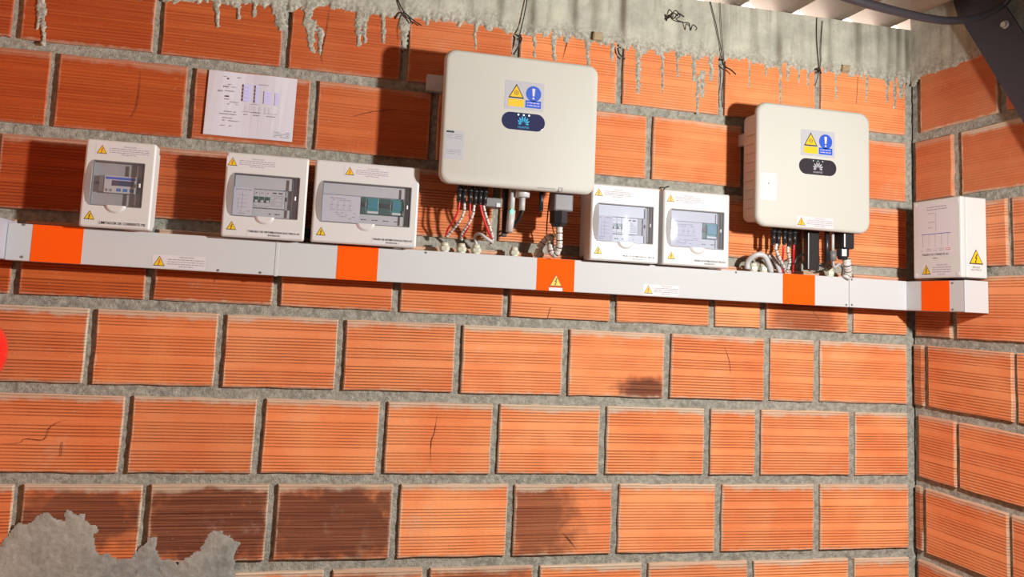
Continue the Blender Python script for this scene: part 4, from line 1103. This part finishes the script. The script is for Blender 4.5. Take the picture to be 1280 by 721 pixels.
IMATS = [MLS, MK, MY, MBL, MSW, MBK, MLOGO, MLOGG, MLED, MFT, MPB, mat('led_dim', (.35, .5, .42), .3)]
def inverter(X0, X1, Zb, Zt, D, r, rootlabel, panel, lit, body_in, body_front):
    w_, h_ = X1 - X0, Zt - Zb
    root = empty('solar_inverter', ((X0 + X1)/2, 0, Zb)); tag(root, rootlabel, 'inverter')
    bm = bmesh.new(); slab(bm, rrect(w_, h_, r, 10, 0, h_/2), -body_front - .004, -D, .012)
    for f in bm.faces: f.smooth = True
    cov = obj('front_cover', bm, MW, root)
    md = cov.modifiers.new('edge', 'EDGE_SPLIT') if False else None
    bm = bmesh.new(); slab(bm, rrect(w_ - .010, h_ - .010, r * .95, 8, 0, h_/2), -body_front, -body_front - .0045); obj('cover_gasket', bm, MDG, cov)
    bm = bmesh.new(); slab(bm, rrect(w_ - 2*body_in, h_ - 2*body_in, r*.55, 6, 0, h_/2), -.045, -body_front); body = obj('body', bm, MG, root)
    # side fins / embossed grips
    for s in (-1, 1):
        xs_ = s * (w_/2 - body_in)
        for k in range(9):
            bm = bmesh.new(); z = h_ * (.16 + .075 * k)
            box(bm, min(xs_, xs_ + s*.004), max(xs_, xs_ + s*.004), -body_front + .012, -.060, z, z + .008)
            obj('cooling_fin', bm, MG, body)
    # mounting bracket on the wall
    bm = bmesh.new(); box(bm, -w_/2 + .03, w_/2 - .03, -.050, -.0005, h_*.70, h_*.80); obj('mounting_bracket', bm, MG, root)
    # printed group in the middle: pictogram plate above the dark display
    px, pz, pw, ph = panel
    y = -D - .0004
    bm = bmesh.new(); flat(bm, rect(px - pw/2, px + pw/2, pz - ph/2, pz + ph/2), y, 0)
    q = pw
    tx = px - q*.21; tz = pz + ph*.10
    s = q * .40; hh = s * .9
    flat(bm, [(tx - s/2, tz - hh*.42), (tx + s/2, tz - hh*.42), (tx, tz + hh*.58)], y - .0003, 1)
    flat(bm, [(tx - s/2*.80, tz - hh*.42*.78), (tx + s/2*.80, tz - hh*.42*.78), (tx, tz + hh*.58*.78)], y - .0005, 2)
    ri = [bm.verts.new((tx + q*.055*math.cos(2*PI*k/16), y - .0007, tz - .002 + q*.055*math.sin(2*PI*k/16))) for k in range(16)]
    r2 = [bm.verts.new((tx + q*.042*math.cos(2*PI*k/16), y - .0007, tz - .002 + q*.042*math.sin(2*PI*k/16))) for k in range(16)]
    for k in range(16): bm.faces.new((ri[k], ri[(k+1) % 16], r2[(k+1) % 16], r2[k])).material_index = 1
    flat(bm, disc(tx, tz - .002, q*.015, 8), y - .0007, 1)
    flat(bm, rect(tx - q*.20, tx + q*.20, pz - ph*.40, pz - ph*.14), y - .0003, 2)
    bx = px + q*.23
    flat(bm, disc(bx, tz, q*.195, 28), y - .0003, 3)
    flat(bm, [(bx - q*.04, tz + q*.13), (bx - q*.022, tz - q*.06), (bx + q*.022, tz - q*.06), (bx + q*.04, tz + q*.13)][::-1], y - .0005, 4)
    flat(bm, disc(bx, tz - q*.115, q*.026, 12), y - .0005, 4)
    flat(bm, rect(bx - q*.20, bx + q*.20, pz - ph*.40, pz - ph*.14), y - .0003, 3)
    rg = random.Random(1); dashes(bm, bx - q*.16, bx + q*.16, pz - ph*.36, pz - ph*.18, 2, y - .0005, 10, rg, 1, ())
    obj('pictogram_plate', bm, IMATS, cov)
    dz = pz - ph/2 - ph*.40; dw = pw * 1.10; dh = ph * .60
    bm = bmesh.new(); slab(bm, rrect(dw, dh, dh*.499, 10, px, dz), -D + .001, -D - .0012, .0006)
    disp = obj('status_display', bm, MDSP if lit else MDK, cov)
    bm = bmesh.new(); yy = -D - .0016
    for k in (-1, 0, 1): flat(bm, disc(px + k*dw*.125, dz + dh*.375, dh*.045, 12), yy, 8 if lit else 11)
    logo(bm, px, dz - dh*.02, dh*.62, yy, 6 if lit else 7)
    text_into(bm, 'HUAWEI', px, dz - dh*.34, dh*.17, yy, 6 if lit else 7)
    obj('emblem', bm, IMATS, disp)
    return root, cov, body

def plug(parent, x, z1, z0, y, r=.0085, m=MBK, name='cable_plug', seg=12):
    bm = bmesh.new(); L = z1 - z0
    cyl(bm, (x, y, z1), (x, y, z1 - L*.35), r, seg=seg); cyl(bm, (x, y, z1 - L*.35), (x, y, z1 - L*.42), r*1.15, seg=seg)
    cyl(bm, (x, y, z1 - L*.42), (x, y, z0 + L*.1), r*.88, seg=seg); cyl(bm, (x, y, z0 + L*.1), (x, y, z0), r*.88, r*.55, seg=seg)
    return obj(name, bm, m, parent)

I1 = (-1.9417, -1.4131, 1.9795, 2.4203)
inv1, cov1, body1 = inverter(*I1, .20, .034, 'large white wall inverter with blue-lit emblem, in the middle of the row', (0.0, 0, 0, 0) if 0 else INV1P, True, .030, .172)
I2 = (-.7935, -.3274, 1.9238, 2.3731)
inv2, cov2, body2 = inverter(*I2, .17, .040, 'smaller white wall inverter with unlit grey emblem, near the corner', INV2P, False, .026, .148)

def loc1(P): return (P[0] - inv1.location.x, P[1], P[2] - inv1.location.z)
def loc2(P): return (P[0] - inv2.location.x, P[1], P[2] - inv2.location.z)

# stickers on the inverters
bm = bmesh.new(); e = -.2004; rg = random.Random(4)
x0, x1, z0, z1 = STK1
flat(bm, rect(x0, x1, z0, z1), e, 0)
hh = z1 - z0; ww = x1 - x0
flat(bm, rect(x0 + .002, x0 + ww*.45, z1 - hh*.09, z1 - hh*.03), e - .0003, 1)
dashes(bm, x0 + .004, x1 - .004, z0 + hh*.70, z1 - hh*.12, 3, e - .0003, 9, rg, .9, ())
dashes(bm, x0 + .004, x1 - .008, z0 + hh*.16, z0 + hh*.34, 3, e - .0003, 9, rg, .9, ())
o = obj('rating_label', bm, IMATS, cov1); o.location = (-inv1.location.x, 0, -inv1.location.z); o['label'] = 'silver grey rating label'
bm = bmesh.new()
dashes(bm, *SMALLTXT, 1, e, 9, rg, 1, ())
a_, b_ = SMALLTXT[1] + .012, SMALLTXT[2] - .004
for q_ in (rect(a_, a_+.013, b_, b_+.002), rect(a_, a_+.013, b_+.011, b_+.013), rect(a_, a_+.002, b_, b_+.013), rect(a_+.011, a_+.013, b_, b_+.013)): flat(bm, q_, e, 9)
o = obj('small_print', bm, IMATS, cov1); o.location = (-inv1.location.x, 0, -inv1.location.z)
bm = bmesh.new(); x0, x1, z0, z1 = STK2; flat(bm, rect(x0, x1, z0, z1), -.1704, 4)
flat(bm, disc((x0+x1)/2, (z0+z1)/2 + .012, .003, 10), -.1707, 9)
o = obj('rating_label', bm, IMATS, cov2); o.location = (-inv2.location.x, 0, -inv2.location.z); o['label'] = 'plain white glossy label'
o = precaution_label(cov2, *PRE2, -.1704, 31); o.location = (-inv2.location.x, 0, -inv2.location.z)
for s in (-1,):
    bm = bmesh.new(); x, z = BRK1
    box(bm, x, x + .10, -.030, -.0005, z - .026, z + .030, .001); cyl(bm, (x + .022, -.034, z - .012), (x + .022, -.030, z - .012), .007, seg=6); cyl(bm, (x + .040, -.032, z - .014), (x + .040, -.030, z - .014), .004, seg=8)
    o = obj('mounting_bracket', bm, MG, inv1); o.location = (-inv1.location.x, 0, -inv1.location.z)

# plugs under inverter 1
for (x, zt, zb) in PLUGS1: plug(inv1, x - inv1.location.x, .02, zb - inv1.location.z, -.115, .0095)
for (x, zt, zb) in PLUGS2: plug(inv2, x - inv2.location.x, .02, zb - inv2.location.z, -.105, .0095)

def part_at(inv, name, bm, m, label=None):
    o = obj(name, bm, m, inv); o.location = (-inv.location.x, 0, -inv.location.z)
    if label: o['label'] = label
    return o
# antenna rods, data dongle, AC connectors
ax, az0_ = ANT1; bm = bmesh.new(); cyl(bm, (ax, -.115, 2.0), (ax, -.115, az0_ + .006), .0075, .0075, 12); cyl(bm, (ax, -.115, az0_ + .006), (ax, -.115, az0_), .0075, .004, 12); part_at(inv1, 'antenna', bm, MBK)
x, za, zb = DONG; bm = bmesh.new(); cyl(bm, (x + .004, -.115, 2.0), (x + .004, -.115, za), .010, seg=12); cyl(bm, (x + .004, -.115, za), (x - .002, -.118, zb), .014, .012, seg=14)
part_at(inv1, 'data_dongle', bm, MLG)
bm = bmesh.new(); bmesh.ops.create_icosphere(bm, subdivisions=2, radius=.0055, matrix=Matrix.Translation((x + .001, -.130, za - .004))); part_at(inv1, 'status_light', bm, MLG2, 'green status light')
bm = bmesh.new(); box(bm, SLAB1[0], SLAB1[1], -.10, -.085, SLAB1[2], 2.0, .002); part_at(inv1, 'shade_strip', bm, MBK)  # black strip standing in for the dark shade under the inverter
bm = bmesh.new(); box(bm, *GBOX1[:2], -.095, -.035, *GBOX1[2:], .002); part_at(inv1, 'terminal_box', bm, MDG)
bm = bmesh.new(); box(bm, *GDOT1[:2], -.0975, -.095, *GDOT1[2:]); part_at(inv1, 'label_square', bm, MSW, 'small white square')
x, z1, z2, z3 = WPLUG; bm = bmesh.new(); cyl(bm, (x, -.125, z1 + .01), (x, -.125, z2), .026, .024, 18); part_at(inv1, 'cable_gland', bm, MSW, 'white round gland nut')
bm = bmesh.new(); cyl(bm, (x + .001, -.125, z2), (x + .001, -.125, z3), .010, .0095, 12); part_at(inv1, 'cable_plug', bm, MLG, 'light grey plug')
def ac_conn(inv, x0, x1, zt, zm, zb, y, m1):
    bm = bmesh.new(); box(bm, x0, x1, y - .030, y + .030, zm, zt + .02, .006); part_at(inv, 'power_connector', bm, m1, 'boxy power connector')
    c = (x0 + x1)/2 - (x1 - x0)*.10; r = (x1 - x0)*.47
    bm = bmesh.new(); cyl(bm, (c, y, zm + .002), (c, y, zb + .012), r, r, 8); cyl(bm, (c, y, zb + .012), (c, y, zb), r*.9, r*.7, 8)
    part_at(inv, 'connector_nut', bm, MBK)
ac_conn(inv1, *AC1, -.125, MDG)
ac_conn(inv2, *AC2, -.110, MBK)
ax, az0_ = ANT2; bm = bmesh.new(); cyl(bm, (ax, -.105, 1.94), (ax, -.105, az0_), .0085, seg=12); part_at(inv2, 'antenna', bm, MBK)
bm = bmesh.new(); box(bm, *DNG2[:2], -.105, -.075, *DNG2[2:], .004); part_at(inv2, 'data_dongle', bm, MBK, 'wide flat black module')
x, z1, z2, z3 = MPL2; bm = bmesh.new(); cyl(bm, (x, -.108, z1 + .01), (x, -.108, z2), .0055, seg=10); part_at(inv2, 'cable_plug', bm, MLG, 'light grey slim plug')
bm = bmesh.new(); cyl(bm, (x, -.108, z2 + .004), (x, -.108, z3), .0125, seg=12); part_at(inv2, 'connector_nut', bm, MDG)

# glands standing on the trunking
for gx in GLANDS:
    bm = bmesh.new(); z = TZ1
    cyl(bm, (gx, -.045, z - .002), (gx, -.045, z + .008), .0145, seg=12); cyl(bm, (gx, -.045, z + .008), (gx, -.045, z + .020), .0175, seg=6); cyl(bm, (gx, -.045, z + .020), (gx, -.045, z + .034), .015, .011, seg=12)
    tpart('cable_gland', bm, MGL)

# cables: each a thing of its own
def cable(name, label, pts, r, m, ribs=None, group=None, seg=8):
    bm = bmesh.new(); tube(bm, pts, r, seg, 6, ribs=ribs); o = obj(name, bm, m if isinstance(m, list) else [m, MBK]); tag(o, label, 'cable' if 'wire' not in name else 'wire', group); return o
for c_ in CABLES:
    mm = {'red': MRW, 'wrap': MSP, 'black': MBK, 'grey': MLG, 'yg': MYG, 'wire': MWIRE, 'gw': MGW, 'con': MCON, 'darkred': mat('dark_red_cable', (.12, .02, .02), .5)}[c_[3]]
    cable(c_[0], c_[1], c_[4], c_[2], mm, ribs=(.012, .0012, 1) if c_[3] == 'wrap' else ((.007, .0015) if c_[3] == 'con' else None), group=c_[5] if len(c_) > 5 else None, seg=12 if c_[3] == 'con' else 8)

# ------------------------------------------------------------------ taped sheet with the wiring plan
bm = bmesh.new(); x0, x1, z0, z1 = -2.6895, -2.4065, 2.1034, 2.3176
rg = random.Random(6); nxx = 12
top = [bm.verts.new((x0 + (x1-x0)*k/nxx, -.005 - .0025*math.sin(k*.9) - .001, z1 + .0005*k/nxx)) for k in range(nxx+1)]
bot = [bm.verts.new((x0 - .003 + (x1-x0)*k/nxx, -.006 - .0015*math.sin(k*.7+1), z0)) for k in range(nxx+1)]
for k in range(nxx): bm.faces.new((bot[k], bot[k+1], top[k+1], top[k])).smooth = True
for f in bm.faces: f.smooth = False
bm.normal_update()
sheet = obj('paper_sheet', bm, MPA); tag(sheet, 'white A4 sheet with a printed wiring plan, stuck to the bricks above the enclosures', 'paper')
bm = bmesh.new(); w_, h_ = x1 - x0, z1 - z0; y = -.0096
P_ = lambda u, v: (x0 + w_*u, z1 - h_*v)
for (u0, u1, v0, v1) in ((.40, .48, .17, .44), (.535, .575, .17, .45), (.635, .715, .25, .45), (.76, .80, .26, .46)):
    a, b = P_(u0, v1), P_(u1, v0)
    nn = 5
    for k in range(nn):
        zz0 = a[1] + (b[1]-a[1])*k/nn; flat(bm, rect(a[0], b[0] , zz0 + .001, zz0 + (b[1]-a[1])/nn - .0006), y, 6)
for (u0, u1, v0, v1, rr) in ((.12, .36, .06, .10, 1), (.16, .26, .18, .22, 1), (.22, .33, .22, .25, 1), (.20, .30, .28, .45, 4), (.24, .36, .45, .52, 2), (.12, .24, .20, .42, 3), (.16, .34, .60, .68, 2), (.16, .38, .70, .78, 2), (.18, .3, .82, .86, 1), (.44, .60, .58, .66, 2), (.44, .58, .46, .48, 1), (.56, .70, .68, .71, 1), (.66, .78, .62, .66, 1), (.78, .84, .66, .72, 2), (.58, .72, .14, .17, 1), (.78, .96, .86, .96, 4), (.44, .56, .82, .86, 1)):
    a, b = P_(u0, v1), P_(u1, v0); dashes(bm, a[0], b[0], a[1], b[1], rr, y, 4, rg, .55, ())
for (u, v) in ((.22, .11),): flat(bm, disc(*P_(u, v), .0028, 8), y, 1)
for u in (.45, .5, .55, .6, .66, .70): a, b = P_(u, .60), P_(u, .50); flat(bm, rect(a[0], a[0] + .0008, a[1], b[1]), y, 4)
flat(bm, rect(P_(.42, 0)[0], P_(.62, 0)[0], P_(0, .60)[1], P_(0, .605)[1] + .002), y, 4)
flat(bm, rect(P_(.65, 0)[0], P_(.80, 0)[0], P_(0, .60)[1], P_(0, .605)[1] + .002), y, 4)
obj('printed_plan', bm, SM, sheet)

# ------------------------------------------------------------------ odds and ends on the walls
for (x, z, w_, h_, lab) in RUBBLE:
    bm = bmesh.new(); box(bm, x - w_/2, x + w_/2, -.022, -.004, z - h_/2, z + h_/2, .004)
    for v in bm.verts: v.co += Vector((rnd.uniform(-.002, .002), rnd.uniform(-.002, .002), rnd.uniform(-.002, .002)))
    o = obj('brick_chip', bm, mat('pale_chip', (.42, .33, .20), .9, var=(40, .5))); tag(o, lab, 'chip')  # small brick fragments

# black steel brace from the roof corner down the right wall (plane x = -.06)
bm = bmesh.new()
quad = BRACE
def prism(bm, poly, xa, xb):
    a = [bm.verts.new((xa, p[0], p[1])) for p in poly]; b = [bm.verts.new((xb, p[0], p[1])) for p in poly]
    n = len(poly); bm.faces.new(a); bm.faces.new(list(reversed(b)))
    for k in range(n): bm.faces.new((a[k], b[k], b[(k+1) % n], a[(k+1) % n]))
    bmesh.ops.recalc_face_normals(bm, faces=bm.faces[:])
prism(bm, quad, -.066, -.060)
brace = obj('steel_brace', bm, MBS); tag(brace, 'black painted steel brace running down the right wall from the roof corner', 'brace')
bm = bmesh.new(); prism(bm, [quad[0], quad[1], (quad[1][0] + .006, quad[1][1] + .003), (quad[0][0] + .006, quad[0][1] + .003)], -.060, -.020)
obj('flange', bm, MG, brace)['label'] = 'light-coloured edge highlight'  # lighter grey puts a highlight into the colour of the brace's edge
bm = bmesh.new()
cyl(bm, (-.066, *BOLTP), (-.068, *BOLTP), .0135, seg=16); cyl(bm, (-.068, *BOLTP), (-.078, *BOLTP), .0105, seg=6)
obj('hex_bolt', bm, MCH, brace)
bm = bmesh.new(); prism(bm, PLATE2, -.045, -.041); o = obj('dark_plate', bm, MBS); tag(o, 'dark plate under the roof edge, behind the curved black conduit', 'plate')  # dark plate filling the dark area under the roof edge

# red safety helmet hanging on the left wall at the frame edge
HC = Vector(HELM)
hel = empty('safety_helmet', HC); tag(hel, 'round glossy red shell just showing at the left edge, below the trunking', 'helmet')
bm = bmesh.new(); bmesh.ops.create_uvsphere(bm, u_segments=32, v_segments=16, radius=.098)
for v in bm.verts:
    v.co.z *= 1.0; v.co.x *= .80; v.co.y *= 1.0
bmesh.ops.bisect_plane(bm, geom=bm.verts[:] + bm.edges[:] + bm.faces[:], plane_co=(-.030, 0, 0), plane_no=(-1, 0, 0), clear_outer=True)
for f in bm.faces: f.smooth = True
obj('shell', bm, MREDP, hel)
bm = bmesh.new()
ro = [bm.verts.new((-.030, .104*math.cos(2*PI*k/32), .104*math.sin(2*PI*k/32))) for k in range(32)]
ri = [bm.verts.new((-.024, .088*math.cos(2*PI*k/32), .088*math.sin(2*PI*k/32))) for k in range(32)]
rb = [bm.verts.new((-.034, .104*math.cos(2*PI*k/32), .104*math.sin(2*PI*k/32))) for k in range(32)]
for k in range(32):
    bm.faces.new((ro[k], ro[(k+1) % 32], ri[(k+1) % 32], ri[k])); bm.faces.new((rb[k], rb[(k+1) % 32], ro[(k+1) % 32], ro[k]))
obj('brim', bm, MREDP, hel)
bm = bmesh.new(); tube(bm, [(-.034, 0, .08), (-.055, 0, .10), (LX - HC.x - .0, 0, .105)], .004); obj('hook', bm, MCH, hel)
